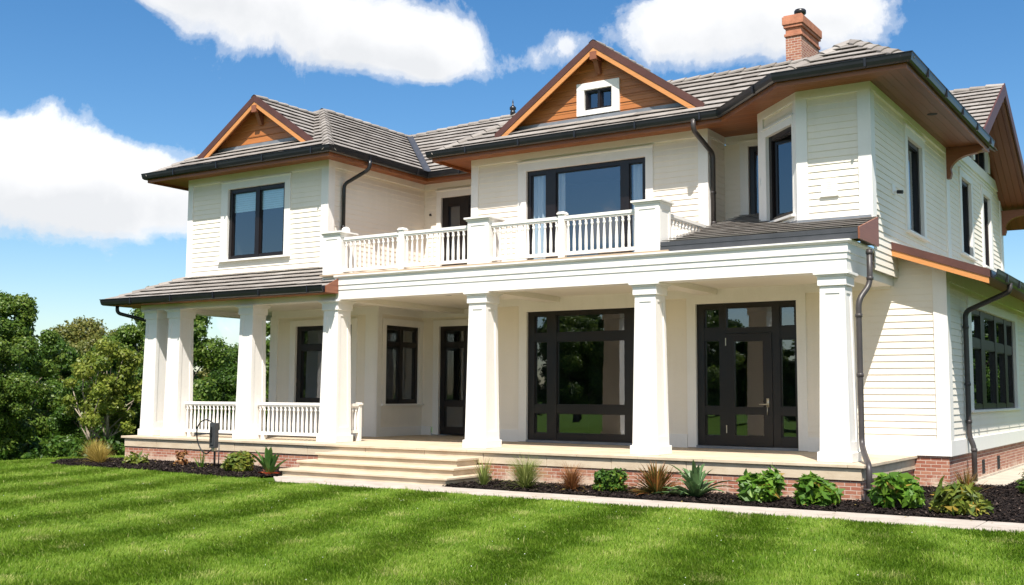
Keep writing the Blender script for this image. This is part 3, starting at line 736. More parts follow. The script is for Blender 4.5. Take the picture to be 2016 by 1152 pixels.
# ------------------------------------------------------------------ columns
def tapered_side(mb, cx, cy, z0, z1, w0, w1):
    """shaft with a sunk panel on each of its four faces"""
    def ring(z, inset=0.0):
        h = (w0 + (w1 - w0) * (z - z0) / (z1 - z0)) / 2
        return h
    for k in range(4):
        ca, sa = math.cos(k * math.pi / 2), math.sin(k * math.pi / 2)
        def P(a, z, dep):
            h = ring(z) - dep
            x, y = a, -h
            return (cx + x * ca - y * sa, cy + x * sa + y * ca, z)
        h0, h1 = ring(z0), ring(z1); st = .085; za, zb = z0 + .16, z1 - .12
        ha, hb = ring(za), ring(zb); dp = .014
        mb.poly([P(-h0, z0, 0), P(h0, z0, 0), P(ha, za, 0), P(-ha, za, 0)])
        mb.poly([P(-hb, zb, 0), P(hb, zb, 0), P(h1, z1, 0), P(-h1, z1, 0)])
        mb.poly([P(-ha, za, 0), P(-ha + st, za, 0), P(-hb + st, zb, 0), P(-hb, zb, 0)])
        mb.poly([P(ha - st, za, 0), P(ha, za, 0), P(hb, zb, 0), P(hb - st, zb, 0)])
        mb.poly([P(-ha + st, za, dp), P(ha - st, za, dp), P(hb - st, zb, dp), P(-hb + st, zb, dp)])
        mb.poly([P(-ha + st, za, 0), P(ha - st, za, 0), P(ha - st, za, dp), P(-ha + st, za, dp)])
        mb.poly([P(-hb + st, zb, dp), P(hb - st, zb, dp), P(hb - st, zb, 0), P(-hb + st, zb, 0)])
        mb.poly([P(-ha + st, za, 0), P(-ha + st, za, dp), P(-hb + st, zb, dp), P(-hb + st, zb, 0)])
        mb.poly([P(ha - st, za, dp), P(ha - st, za, 0), P(hb - st, zb, 0), P(hb - st, zb, dp)])
def column(cx, cy, w=.455):
    mb = MB(); tapered_side(mb, cx, cy, .57, 3.08, w, w - .075)
    o = mb.build('column', M['trim'], HOUSE)
    mb = MB(); h = w / 2 + .033; mb.box(cx - h, cx + h, cy - h, cy + h, .431, .575); mb.build('base', M['trim'], o, bevel=.006)
    mb = MB(); h = w / 2 - .008; mb.box(cx - h, cx + h, cy - h, cy + h, 3.075, 3.215)
    h += .02; mb.box(cx - h, cx + h, cy - h, cy + h, 3.215, 3.24); h += .03; mb.box(cx - h, cx + h, cy - h, cy + h, 3.24, 3.279)
    mb.build('capital', M['trim'], o, bevel=.004)
    return o
for cx in (-4.925, -8.055, -11.465, -15.07, -17.485, -19.785, -20.575): column(cx, 16.585)
# rear post at the far end of the porch
mb = MB(); mb.box(-20.62, -20.34, 20.9, 21.18, .431, 3.28); mb.build('post', M['trim'], HOUSE)

# ------------------------------------------------------------------ entablature, ceiling, balcony deck
mb = MB()
prof = [(-.34, 0), (0, 0), (0, .19), (.014, .192), (.014, .285), (.030, .288), (.030, .425), (.055, .43), (.075, .455), (.075, .48), (-.34, .48)]
mb.sweep([(-14.92, 16.36, 3.28), (-4.69, 16.36, 3.28), (-4.69, 19.12, 3.28)], prof)
mb.build('entablature', M['trim'], HOUSE)
mb = MB(); mb.box(-20.97, -14.93, 16.40, 16.74, 3.28, 3.46); mb.box(-20.97, -20.63, 16.74, 21.2, 3.28, 3.46); mb.build('porch_beam', M['trim'], HOUSE)
mb = MB(); mb.box(-20.95, -5.03, 16.70, 21.0, 3.39, 3.43); mb.box(-5.03, -4.72, 16.71, 19.1, 3.392, 3.432); mb.build('porch_ceiling', M['ceiling'], HOUSE)
for cx in (-8.055, -11.465):
    mb = MB(); mb.box(cx - .17, cx + .17, 16.71, 19.08, 3.285, 3.389); mb.build('ceiling_beam', M['ceiling'], HOUSE)
mb = MB(); mb.box(-15.07 - .17, -15.07 + .17, 16.75, 20.76, 3.285, 3.389); mb.build('ceiling_beam', M['ceiling'], HOUSE)
for (x, y) in ((-13.0, 17.55), (-17.6, 17.4)):
    mb = MB(); mb.lathe([(.07, 3.372), (.085, 3.376), (.085, 3.389)], x, y, 16); mb.build('recessed_light', M['flashing'], HOUSE)
mb = MB(); mb.lathe([(.02, 3.33), (.045, 3.345), (.05, 3.389)], -13.35, 18.9, 12); mb.build('smoke_sensor', M['trim'], HOUSE)
mb = MB(); mb.box(-15.33, -7.6, 16.32, 17.36, 3.762, 3.795); mb.box(-16.09, -7.6, 17.36, 19.08, 3.762, 3.795); mb.box(-16.09, -13.51, 19.08, 20.74, 3.762, 3.795); mb.build('balcony_deck', M['edge'], HOUSE)

# pedestals and railings
def pedestal(x0, x1, y0, y1, z0, z1):
    mb = MB(); mb.box(x0, x1, y0, y1, z0, z1)
    st, dp = .07, .012
    # raised stiles around a sunk panel, front and right
    for pl, a, b in ((front(y0), x0, x1), (right(x1), y0, y1)):
        pl.box(mb, a, a + st, z0 + .02, z1, 0, dp); pl.box(mb, b - st, b, z0 + .02, z1, 0, dp)
        pl.box(mb, a + st, b - st, z1 - .09, z1, 0, dp - .001); pl.box(mb, a + st, b - st, z0 + .02, z0 + .14, 0, dp - .001)
    o = mb.build('pedestal', M['trim'], HOUSE)
    mb = MB(); e = .03; mb.box(x0 - e, x1 + e, y0 - e, y1 + e, z1, z1 + .03); e = .06; mb.box(x0 - e, x1 + e, y0 - e, y1 + e, z1 + .03, z1 + .065)
    e = .02; c = ((x0 + x1) / 2, (y0 + y1) / 2, z1 + .10)
    mb.mesh([(x0 - e, y0 - e, z1 + .065), (x1 + e, y0 - e, z1 + .065), (x1 + e, y1 + e, z1 + .065), (x0 - e, y1 + e, z1 + .065), c], [(0, 1, 4), (1, 2, 4), (2, 3, 4), (3, 0, 4)])
    mb.build('cap', M['trim'], o, bevel=.004)
    return o
for x0, x1 in ((-15.34, -14.89), (-11.72, -11.26), (-8.25, -7.80)): pedestal(x0, x1, 16.43, 16.86, 3.70 if x0 < -15 else 3.762, 4.615)
def baluster_profile(z0, z1):
    h = z1 - z0
    return [(.030, z0), (.030, z0 + .03 * h), (.026, z0 + .06 * h), (.031, z0 + .20 * h), (.030, z0 + .36 * h), (.021, z0 + .66 * h), (.017, z0 + .78 * h), (.020, z0 + .81 * h), (.029, z0 + .845 * h), (.029, z0 + .88 * h), (.019, z0 + .905 * h), (.026, z0 + .93 * h), (.026, z1)]
def railing(p0, p1, zb, zt, gap=.125, skip=()):
    """top and bottom rail with its turned balusters as sub-parts"""
    p0 = Vector(p0); p1 = Vector(p1); L = (p1 - p0).length; d = (p1 - p0) / L; pl = Pl(p0, (d.x, d.y))
    mb = MB(); pl.box(mb, 0, L, zt - .055, zt, -.045, .045); pl.box(mb, 0, L, zt - .085, zt - .055, -.030, .030)
    pl.box(mb, 0, L, zb, zb + .06, -.032, .032)
    o = mb.build('railing', M['trim'], HOUSE)
    n = max(1, round(L / gap)); 
    for k in range(n):
        q = p0 + d * ((k + .5) * L / n)
        mb = MB(); mb.lathe(baluster_profile(zb + .06, zt - .085), q.x, q.y, 8); mb.build('baluster', M['trim'], o, smooth=True)
    return o
def post(x, y, z0, z1, w=.12):
    mb = MB(); h = w / 2; mb.box(x - h, x + h, y - h, y + h, z0, z1); h += .02; mb.box(x - h, x + h, y - h, y + h, z1, z1 + .03)
    h -= .015; mb.box(x - h, x + h, y - h, y + h, z1 + .03, z1 + .05)
    return mb.build('post', M['trim'], HOUSE, bevel=.005)
YR = 16.56
for a, b in ((-14.89, -13.44), (-13.32, -11.72), (-11.26, -9.81), (-9.69, -8.25)): railing((a, YR, 0), (b, YR, 0), 3.86, 4.56)
post(-13.38, YR, 3.796, 4.59); post(-9.75, YR, 3.796, 4.59)
railing((-7.86, 16.86, 0), (-7.86, 19.06, 0), 3.86, 4.50, .14)
YL = 16.60
railing((-19.55, YL, 0), (-17.72, YL, 0), .53, 1.21); railing((-17.26, YL, 0), (-15.31, YL, 0), .53, 1.21)
railing((-14.98, 16.83, 0), (-14.98, 17.15, 0), .60, 1.20, .11); post(-14.98, 17.20, .431, 1.17, .09)
for x in (-19.4, -17.88, -17.1, -15.5):
    mb = MB(); mb.box(x - .04, x + .04, YL - .035, YL + .035, .431, .53); mb.build('railing_foot', M['trim'], HOUSE)

# ------------------------------------------------------------------ roofs
def clip(poly, axis, val, keep_less):
    out = []; n = len(poly)
    for i in range(n):
        a, b = poly[i], poly[(i + 1) % n]
        ina = (a[axis] <= val) if keep_less else (a[axis] >= val); inb = (b[axis] <= val) if keep_less else (b[axis] >= val)
        if ina: out.append(a)
        if ina != inb:
            t = (val - a[axis]) / (b[axis] - a[axis]); out.append((a[0] + (b[0] - a[0]) * t, a[1] + (b[1] - a[1]) * t))
    return out
def tiles(mb, corners, eave_dir, course=.275, tw=.33, seed=1, lift=.036):
    """covers one flat roof face with overlapping flat tiles; corners in order, corners[0] on the eave"""
    rnd = random.Random(seed)
    P = [Vector(c) for c in corners]; O = P[0]; U = Vector(eave_dir).normalized()
    N = Vector((0, 0, 0))
    for i in range(1, len(P) - 1): N += (P[i] - O).cross(P[i + 1] - O)
    N.normalize()
    if N.z < 0: N = -N
    V = N.cross(U).normalized()
    if V.z < 0: V = -V
    pl = [((p - O).dot(U), (p - O).dot(V)) for p in P]
    W = lambda u, v, h: O + U * u + V * v + N * h
    us = [p[0] for p in pl]; vs = [p[1] for p in pl]
    mb.poly([W(u, v, -.012) for u, v in pl]); mb.t.append(.0)
    j = 0; v0 = min(vs)
    while v0 < max(vs) - .005:
        v1 = v0 + course
        strip = clip(clip(pl, 1, v0, False), 1, v1, True)
        if len(strip) >= 3:
            u = math.floor(min(us) / tw) * tw - (tw / 2 if j % 2 else 0) + rnd.uniform(-.01, .01)
            dv = 0
            while u < max(us):
                c = clip(clip(strip, 0, u + .002, False), 0, u + tw - .002, True)
                if len(c) >= 3:
                    jit = rnd.uniform(-.002, .0025); tl = rnd.uniform(-.003, .003); tint = rnd.random()
                    top = []
                    for (a, b) in c:
                        k = (b - v0) / course
                        top.append(W(a, b, lift * (1 - k) + .006 + jit + tl * (a - u) / tw))
                    mb.poly(top); mb.t.append(tint)
                    lo = [q - N * .013 for q in top]            # a thin tile: the butt overhangs an open slot
                    for i in range(len(c)):
                        i2 = (i + 1) % len(c)
                        mb.poly([top[i2], top[i], lo[i], lo[i2]]); mb.t.append(tint * .8)
                    mb.poly(lo[::-1]); mb.t.append(.0)
                u += tw
        v0 = v1; j += 1
def caps(mb, a, b, seg=.33, w=.13, drop=.55, seed=2, h=.05):
    """overlapping ridge or hip cap tiles from low end a to high end b"""
    rnd = random.Random(seed)
    A = Vector(a); B = Vector(b); L = (B - A).length; T = (B - A) / L
    Sd = T.cross(Vector((0, 0, 1))).normalized(); Up = Sd.cross(T).normalized()
    n = max(1, round(L / seg)); seg = L / n
    sec = [(-w, -drop * w), (-w * .55, -drop * w * .38), (0, 0), (w * .55, -drop * w * .38), (w, -drop * w)]
    for k in range(n):
        p = A + T * (k * seg - .02); q = A + T * ((k + 1) * seg + .02); tint = rnd.random(); jt = rnd.uniform(-.004, .004)
        e0 = [p + Sd * s + Up * (z + h + .024 + jt) for s, z in sec]; e1 = [q + Sd * s * .93 + Up * (z + h - .004 + jt) for s, z in sec]
        e0b = [x - Up * .022 for x in e0]
        for i in range(4):
            mb.poly([e0[i], e0[i + 1], e1[i + 1], e1[i]]); mb.t.append(tint)
            mb.poly([e0b[i + 1], e0b[i], e0[i], e0[i + 1]][::-1]); mb.t.append(tint * .6)
        for i in (0, 4):
            mb.poly([e0[i], e1[i], e1[i] - Up * .03, e0[i] - Up * .03]); mb.t.append(tint * .6)
def newroof():
    mb = MB(); mb.t = []; return mb
GUT = [(0, 0), (0, -.125), (.055, -.135), (.085, -.115), (.100, -.06), (.108, -.004), (.118, 0), (.118, .010), (.098, .010), (.094, -.004), (.086, -.05), (.07, -.09), (.03, -.105), (.014, -.02), (.014, 0)]
def gutter(path, name='gutter', m='gutter', brackets=True):
    """half round-fronted eaves gutter, walked so that outside is on the right"""
    mb = MB(); mb.sweep(path, GUT)
    if brackets:
        for a, b in zip(path[:-1], path[1:]):
            a, b = Vector(a), Vector(b); L = (b - a).length; d = (b - a) / L; n = int(L / 1.25)
            pl = Pl(a, (d.x, d.y))
            for k in range(n):
                u = (k + .7) * L / n
                if u < L - .1: pl.box(mb, u, u + .035, a.z - .128, a.z + .013, .02, .112 + .008)
    return mb.build(name, M[m], HOUSE)
def strip(mb, inner, outer):
    for (a, b, c, d) in zip(inner[:-1], inner[1:], outer[1:], outer[:-1]): mb.poly([a, b, c, d])
EZ = 6.56; SZ = 6.455       # eave line of the tiles, underside of the eaves
# ---- left wing roof
p = .634; xl, xr, y0, xc = -21.43, -15.59, 16.80, -18.51; hw = (xr - xl) / 2; zr = EZ + p * hw
ROOF_L = newroof()
ap = (xc, y0 + hw, zr); rb = (xc, 20.19 + hw, zr)
tiles(ROOF_L, [(xl, y0, EZ), (xr, y0, EZ), ap], (1, 0, 0), seed=11)
tiles(ROOF_L, [(xr, y0, EZ), (xr, 20.19, EZ), rb, ap], (0, 1, 0), seed=12)
tiles(ROOF_L, [(xl, y0, EZ), (xl, 25.0, EZ), (xc, 25.0, zr), ap], (0, 1, 0), seed=13)
RL = ROOF_L.build('roof', M['tile'], HOUSE)
cp = newroof(); caps(cp, (xl, y0, EZ), ap, seed=1); caps(cp, (xr, y0, EZ), ap, seed=2, w=.15, drop=.75); caps(cp, rb, (xc, y0 + hw - .05, zr + .001), seed=3)
cp.build('ridge_tiles', M['tile'], RL)
# ---- rear roof between left wing and main block
RR = newroof(); zrr = EZ + p * 3.36
tiles(RR, [(xr, 20.19, EZ), (-8.6, 20.19, EZ), (-8.6, 23.55, zrr), (-15.35, 23.55, zrr), rb], (1, 0, 0), seed=21)
RRo = RR.build('roof', M['tile'], HOUSE)
cp = newroof(); caps(cp, rb, (-15.35, 23.55, zrr), seed=4); caps(cp, (-8.6, 23.55, zrr), (-15.35, 23.55, zrr + .001), seed=5); cp.build('ridge_tiles', M['tile'], RRo)
mb = MB()
A = Vector((xr, 20.19, EZ + .05)); B = Vector(rb) + Vector((0, 0, .05)); dd = (B - A).normalized(); sd = dd.cross(Vector((0, 0, 1))).normalized() * .085
mb.poly([A + sd + Vector((0, 0, .05)), A + Vector((0, 0, -.0)), B, B + sd + Vector((0, 0, .05))]); mb.poly([A, A - sd + Vector((0, 0, .05)), B - sd + Vector((0, 0, .05)), B])
mb.build('valley_flashing', M['darkflash'], RRo)
mb = MB(); mb.lathe([(.07, zrr), (.07, zrr + .10), (.05, zrr + .12), (.085, zrr + .15), (.085, zrr + .21), (.04, zrr + .25), (.022, zrr + .27), (.018, zrr + .36), (.004, zrr + .42)], -15.35, 23.5, 12); mb.build('roof_vent', M['gutter'], RRo, smooth=True)
# ---- main roof with the chamfered bay
C0 = (-14.17, 18.49, EZ); C1 = (-7.53, 18.49, EZ); C2 = (-5.90, 16.83, EZ); C3 = (-3.84, 16.83, EZ); C4 = (-3.84, 24.6, EZ)
PK = (-5.06, 18.2, EZ + .82); RG = (-5.93, 20.6, EZ + 1.38); RGL = (-12.05, 20.6, EZ + 1.38)
MRf = newroof()
tiles(MRf, [C0, C1, RG, RGL], (1, 0, 0), seed=31)
tiles(MRf, [C1, C2, PK, RG], Vector(C2) - Vector(C1), seed=32)
tiles(MRf, [C2, C3, PK], (1, 0, 0), seed=33)
tiles(MRf, [C3, C4, (-5.93, 24.6, EZ + 1.38), RG, PK], (0, 1, 0), seed=34)
tiles(MRf, [C0, RGL, (-12.05, 22.7, EZ + 1.3), (-14.17, 22.7, EZ)], (0, -1, 0), seed=35)
MRo = MRf.build('roof', M['tile'], HOUSE)
cp = newroof(); caps(cp, C0, RGL, seed=6); caps(cp, RG, RGL, seed=7); caps(cp, C2, PK, seed=8, w=.12); caps(cp, C3, PK, seed=9, w=.12); caps(cp, RG, PK, seed=10)
cp.build('ridge_tiles', M['tile'], MRo)
# ---- porch roof on the left
PZ = 3.50; PT = 4.10
PR = newroof(); k = (PT - PZ) / 1.36
tiles(PR, [(-21.69, 16.0, PZ), (-15.35, 16.0, PZ), (-15.35, 17.36, PT), (-20.57, 17.36, PT)], (1, 0, 0), seed=41)
tiles(PR, [(-15.35, 16.0, PZ), (-14.86, 16.0, PZ), (-14.86, 16.42, PZ + k * .42), (-15.35, 16.42, PZ + k * .42)], (1, 0, 0), seed=43)
tiles(PR, [(-21.69, 16.0, PZ), (-20.57, 17.36, PT), (-20.57, 22.5, PT), (-21.69, 22.5, PZ)], (0, -1, 0), seed=42)
PRo = PR.build('roof', M['tile'], HOUSE)
cp = newroof(); caps(cp, (-21.69, 16.0, PZ), (-20.57, 17.36, PT), seed=12, w=.12); cp.build('ridge_tiles', M['tile'], PRo)
mb = MB(); mb.prism([(-14.855, 15.98, PZ - .10), (-14.855, 16.33, PZ - .10), (-14.855, 16.33, PZ + .20), (-14.855, 15.98, PZ + .03)], (.03, 0, 0)); mb.build('end_board', M['cheek'], PRo)
mb = MB(); mb.poly([(-21.66, 16.02, PZ - .10), (-14.87, 16.02, PZ - .10), (-14.87, 16.40, PZ - .10), (-20.97, 16.40, PZ - .10)]); mb.poly([(-21.66, 16.02, PZ - .10), (-20.97, 16.40, PZ - .10), (-20.97, 22.4, PZ - .10), (-21.66, 22.4, PZ - .10)]); mb.build('soffit', M['soffit'], PRo)
gutter([(-21.69, 22.4, PZ + .035), (-21.69, 16.0, PZ + .035), (-14.87, 16.0, PZ + .035)])
# ---- little roof over the porch beam below the bay
SR = newroof(); sk = .262; z0 = 3.925
tiles(SR, [(-7.74, 16.40, z0), (-4.53, 16.40, z0), (-4.53, 17.52, z0 + sk * 1.12), (-4.66, 17.52, z0 + sk * 1.12), (-4.66, 19.94, z0 + sk * 3.54), (-7.74, 19.94, z0 + sk * 3.54)][:2] + [(-4.53, 17.515, z0 + sk * 1.115), (-4.9, 19.94, z0 + sk * 3.54), (-7.74, 19.94, z0 + sk * 3.54)], (1, 0, 0), seed=51)
SRo = SR.build('roof', M['tile'], HOUSE)
mb = MB(); mb.box(-7.76, -4.52, 16.375, 16.40, 3.762, z0 + .012); mb.box(-7.76, -4.52, 16.368, 16.375, z0 - .06, z0 - .04); mb.build('eave_flashing', M['darkflash'], SRo)
mb = MB(); mb.prism([(-4.525, 16.40, 3.765), (-4.525, 17.49, 3.765), (-4.525, 17.49, z0 + sk * 1.09 + .03), (-4.525, 16.40, z0 + .015)], (.03, 0, 0)); mb.build('end_board', M['cheek'], SRo)
mb = MB()
for pl_, a, b in ((BF, -5.8, -4.6),): pl_.box(mb, a, b, 4.20, 4.29, .034, .045)
CH.box(mb, -.02, CL, 4.22, 4.30, .032, .042)
mb.build('step_flashing', M['flashing'], SRo)
# ---- right wing lean-to roof
LT = newroof(); lz, lx = 3.40, -3.08; lk = .36
tiles(LT, [(lx, 18.70, lz), (lx, 30.2, lz), (-4.60, 30.2, lz + lk * 1.52), (-4.60, 18.70, lz + lk * 1.52)], (0, 1, 0), seed=61)
LTo = LT.build('roof', M['tile'], HOUSE)
def raked(mb, a, b, z0, z1, t):
    """board hanging below line a-b, from z0 to z1 under it, t thick towards the viewer's side"""
    a, b, t = Vector(a), Vector(b), Vector(t)
    mb.hexa([a + Vector((0, 0, z0)), b + Vector((0, 0, z0)), b + t + Vector((0, 0, z0)), a + t + Vector((0, 0, z0)), a + Vector((0, 0, z1)), b + Vector((0, 0, z1)), b + t + Vector((0, 0, z1)), a + t + Vector((0, 0, z1))])
ra, rb2 = (-4.60, 18.68, lz + lk * 1.52), (lx, 18.68, lz)
mb = MB(); raked(mb, ra, rb2, -.085, .045, (0, .03, 0)); mb.build('barge_board', M['fascia'], LTo)
mb = MB(); raked(mb, (ra[0], 18.695, ra[2]), (lx - .02, 18.695, lz + .007), -.19, -.086, (0, .03, 0)); mb.build('barge_trim', M['barge'], LTo)
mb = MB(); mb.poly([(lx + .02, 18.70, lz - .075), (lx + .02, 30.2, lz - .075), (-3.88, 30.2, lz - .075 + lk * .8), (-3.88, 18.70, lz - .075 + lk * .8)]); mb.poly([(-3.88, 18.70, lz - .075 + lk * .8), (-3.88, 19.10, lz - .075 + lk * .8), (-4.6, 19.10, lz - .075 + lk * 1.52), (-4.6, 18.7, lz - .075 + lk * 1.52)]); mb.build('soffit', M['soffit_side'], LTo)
gutter([(lx, 18.74, lz + .04), (lx, 30.2, lz + .04)])
# ---- gable roof at the right end
GY, GZ, GX = 26.2, 8.40, -3.90
GR = newroof(); gl, gr = .585, .60
tiles(GR, [(GX, 23.1, GZ - gl * 3.1), (-9.0, 23.1, GZ - gl * 3.1), (-9.0, GY, GZ), (GX, GY, GZ)], (-1, 0, 0), seed=71)
tiles(GR, [(GX, 30.6, GZ - gr * 4.4), (GX, GY, GZ), (-9.0, GY, GZ), (-9.0, 30.6, GZ - gr * 4.4)], (-1, 0, 0), seed=72)
GRo = GR.build('roof', M['tile'], HOUSE)
cp = newroof(); caps(cp, (-9.0, GY, GZ), (GX, GY, GZ + .001), seed=14); cp.build('ridge_tiles', M['tile'], GRo)
mb = MB()
raked(mb, (GX, 23.3, GZ - gl * 2.9), (GX, GY, GZ), -.24, .05, (.035, 0, 0)); raked(mb, (GX, GY, GZ), (GX, 30.62, GZ - gr * 4.42), -.24, .05, (.035, 0, 0)); mb.build('barge_board', M['fascia'], GRo)
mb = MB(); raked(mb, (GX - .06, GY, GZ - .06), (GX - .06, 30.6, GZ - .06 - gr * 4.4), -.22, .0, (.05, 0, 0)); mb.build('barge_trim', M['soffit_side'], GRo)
mb = MB(); dz = -.05
mb.poly([(GX, GY, GZ + dz), (GX, 30.6, GZ + dz - gr * 4.4), (-4.62, 30.6, GZ + dz - gr * 4.4), (-4.62, GY, GZ + dz)]); mb.poly([(GX, 23.1, GZ + dz - gl * 3.1), (GX, GY, GZ + dz), (-4.62, GY, GZ + dz), (-4.62, 23.1, GZ + dz - gl * 3.1)])
mb.poly([(GX, 30.58, GZ + dz - gr * 4.4), (-9, 30.58, GZ + dz - gr * 4.4), (-9, 29.9, GZ + dz - gr * 3.7), (GX, 29.9, GZ + dz - gr * 3.7)])
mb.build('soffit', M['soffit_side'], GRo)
def bracket(pl, u, zt, proj, hgt, th, parent, m='cheek'):
    """curved timber bracket standing out from the wall plane"""
    pts = [(0.0, zt), (proj, zt), (proj, zt - .10), (proj * .86, zt - .15)]
    for k in range(1, 8):
        a = k / 8 * math.pi / 2; pts.append((.10 + (proj * .80 - .10) * (1 - math.sin(a)), zt - .16 - (hgt - .30) * (1 - math.cos(a))))
    pts += [(.13, zt - hgt + .10), (.10, zt - hgt), (0.0, zt - hgt)]
    mb = MB(); mb.prism([pl.p(u, z, d) for d, z in pts], pl.U * th); return mb.build('bracket', M[m], parent)
bracket(BR, 23.18, 6.45, .72, .62, .14, MRo); bracket(BR, 29.70, 6.10, .66, .62, .14, GRo)
mb = MB(); mb.box(-4.6, GX - .01, GY - .09, GY + .09, GZ - .38, GZ - .16); mb.build('ridge_beam', M['cheek'], GRo)

# ---- soffits, fascias and gutters of the upper eaves
mb = MB()
z = SZ
strip(mb, [(-20.57, 22, z), (-20.57, 17.36, z), (-16.10, 17.36, z), (-16.10, 20.75, z), (-13.5, 20.75, z)], [(-21.40, 22, z), (-21.40, 16.83, z), (-15.62, 16.83, z), (-15.62, 20.22, z), (-13.5, 20.22, z)])
mb.build('soffit', M['soffit'], RL)
mb = MB()
strip(mb, [(-13.5, 20.7, z + .003), (-13.5, 19.09, z + .003), (-8.06, 19.09, z + .003), (-8.06, 19.96, z + .003)], [(-14.14, 20.7, z + .003), (-14.14, 18.52, z + .003), (-7.52, 18.52, z + .003), (-7.52, 18.53, z + .003)])
mb.poly([(-8.06, 19.96, z + .003), (-6.8, 19.96, z + .003), (-6.83, 18.58, z + .003), (-7.52, 18.52, z + .003)])
strip(mb, [(-6.83, 18.58, z + .003), (-5.8, 17.53, z + .003), (-4.61, 17.53, z + .003)], [(-7.52, 18.52, z + .003), (-5.89, 16.86, z + .003), (-3.87, 16.86, z + .003)])
mb.build('soffit', M['soffit'], MRo)
mb = MB(); strip(mb, [(-4.61, 17.53, z + .003), (-4.61, 24.0, z + .003)], [(-3.87, 16.86, z + .003), (-3.87, 24.0, z + .003)]); mb.build('soffit', M['soffit_side'], MRo)
FAS = [(-.03, .03), (-.03, -.165), (.0, -.165), (.0, .03)]
def fascia(path, par):
    mb = MB(); mb.sweep(path, FAS); return mb.build('fascia_board', M['soffit'], par)
pathL = [(-21.42, 22.0, EZ), (-21.42, 16.81, EZ), (-15.60, 16.81, EZ), (-15.60, 20.20, EZ), (-13.5, 20.20, EZ)]
pathM = [(-14.16, 21.5, EZ), (-14.16, 18.50, EZ), (-7.53, 18.50, EZ), (-5.895, 16.84, EZ), (-3.85, 16.84, EZ), (-3.85, 23.75, EZ)]
fascia(pathL, RL); fascia(pathM, MRo)
up = lambda q, dz: [(a, b, c + dz) for a, b, c in q]
gutter(up(pathL[:4] + [(-14.2, 20.20, EZ)], .04)); gutter(up(pathM, .04))

# ---- front gables (wing and main block)
def gable(parent, yg, yw, xc, hwid, zb, za, win=None, rear=2.2, seed=80):
    k = (za - zb) / hwid
    mbt = newroof(); ov = .06
    zb2 = zb - k * ov
    yr = yg + rear
    tiles(mbt, [(xc - hwid - ov, yg, zb2), (xc - hwid - ov, yg + .25, zb2), (xc, yr, za), (xc, yg, za)], (0, -1, 0), seed=seed)
    tiles(mbt, [(xc + hwid + ov, yg, zb2), (xc, yg, za), (xc, yr, za), (xc + hwid + ov, yg + .25, zb2)], (0, 1, 0), seed=seed + 1)
    mbt.build('gable_roof', M['tile'], parent)
    cpm = newroof(); caps(cpm, (xc, yr, za), (xc, yg - .02, za + .001), seed=seed + 2, w=.10); cpm.build('gable_ridge', M['tile'], parent)
    L, T, Rr = (xc - hwid - .03, yg, zb - k * .03), (xc, yg, za), (xc + hwid + .03, yg, zb - k * .03)
    mb = MB(); raked(mb, L, T, -.115, .05, (0, -.03, 0)); raked(mb, T, Rr, -.115, .05, (0, -.03, 0)); mb.build('barge_board', M['fascia'], parent)
    dn = .116
    mb = MB(); raked(mb, (L[0] + .02, yg + .01, L[2] - dn), (T[0], yg + .01, T[2] - dn), -.11, 0, (0, -.03, 0)); raked(mb, (T[0], yg + .01, T[2] - dn), (Rr[0] - .02, yg + .01, Rr[2] - dn), -.11, 0, (0, -.03, 0)); mb.build('barge_trim', M['barge'], parent)
    mb = MB(); t = .045
    mb.poly([(L[0], yg, L[2] - t), (L[0], yw + .3, L[2] - t), (xc, yw + .3, za - t), (xc, yg, za - t)]); mb.poly([(xc, yg, za - t), (xc, yw + .3, za - t), (Rr[0], yw + .3, Rr[2] - t), (Rr[0], yg, Rr[2] - t)]); mb.build('gable_soffit', M['soffit'], parent)
    # boarded face
    Fp = front(yw); mb = MB(); zc = zb - .1; cs = .155; top = za - .05
    while zc < top:
        zt = min(zc + cs, top)
        def hw_at(zz): return max(.0, (za - zz) / k)
        iv = [(xc - hw_at(zc), xc + hw_at(zc), xc - hw_at(zt), xc + hw_at(zt))]
        parts = []
        a0, b0, a1, b1 = iv[0]
        if win and zt > win[2] - .04 and zc < win[3] + .04:
            parts = [(a0, win[0] - .05, a1, win[0] - .05), (win[1] + .05, b0, win[1] + .05, b1)]
        else: parts = [(a0, b0, a1, b1)]
        if win and zc < win[3] < zt + .16:
            zz = max(zc, win[3] - .02)
            if zz < zt: mb.poly([Fp.p(win[0] - .05, zz, .004), Fp.p(win[1] + .05, zz, .004), Fp.p(win[1] + .05, zt, 0), Fp.p(win[0] - .05, zt, 0)])
        for (q0, q1, r0, r1) in parts:
            if q1 <= q0: continue
            mb.poly([Fp.p(q0, zc, .014), Fp.p(q1, zc, .014), Fp.p(max(r1, r0), zt, 0), Fp.p(min(r0, r1), zt, 0)])
            mb.poly([Fp.p(q0, zc, -.005), Fp.p(q1, zc, -.005), Fp.p(q1, zc, .014), Fp.p(q0, zc, .014)])
        zc += cs
    mb.build('gable_wall', M['cedar'], parent)
    mb = MB(); mb.box(xc - .075, xc + .075, yg - .035, yw + .05, za - .36, za - .20); 
    mb.prism([(xc - .05, yg + .05, za - .36), (xc - .05, yw, za - .36), (xc - .05, yw, za - .62), (xc - .05, yw - .06, za - .62)], (.10, 0, 0))
    mb.build('ridge_beam', M['cheek'], parent)
gable(RL, 17.45, 17.70, -18.53, 1.84, 7.03 - .04, 8.23, None, 2.3, 80)
gable(MRo, 18.95, 19.20, -10.43, 2.36, 6.90, 8.53, (-10.89, -10.01, 7.10, 7.74), 2.4, 90)
GW = front(19.20)
o = window(GW, -10.77, -10.13, 7.20, 7.63, [(-10.72, -10.48), (-10.42, -10.18)], [(7.245, 7.59)], depth=.6, d=-.01)
casing(GW, -10.77, -10.13, 7.20, 7.63, .17, .17, .14, .10, o, d=.05, crown=False, sill=False)
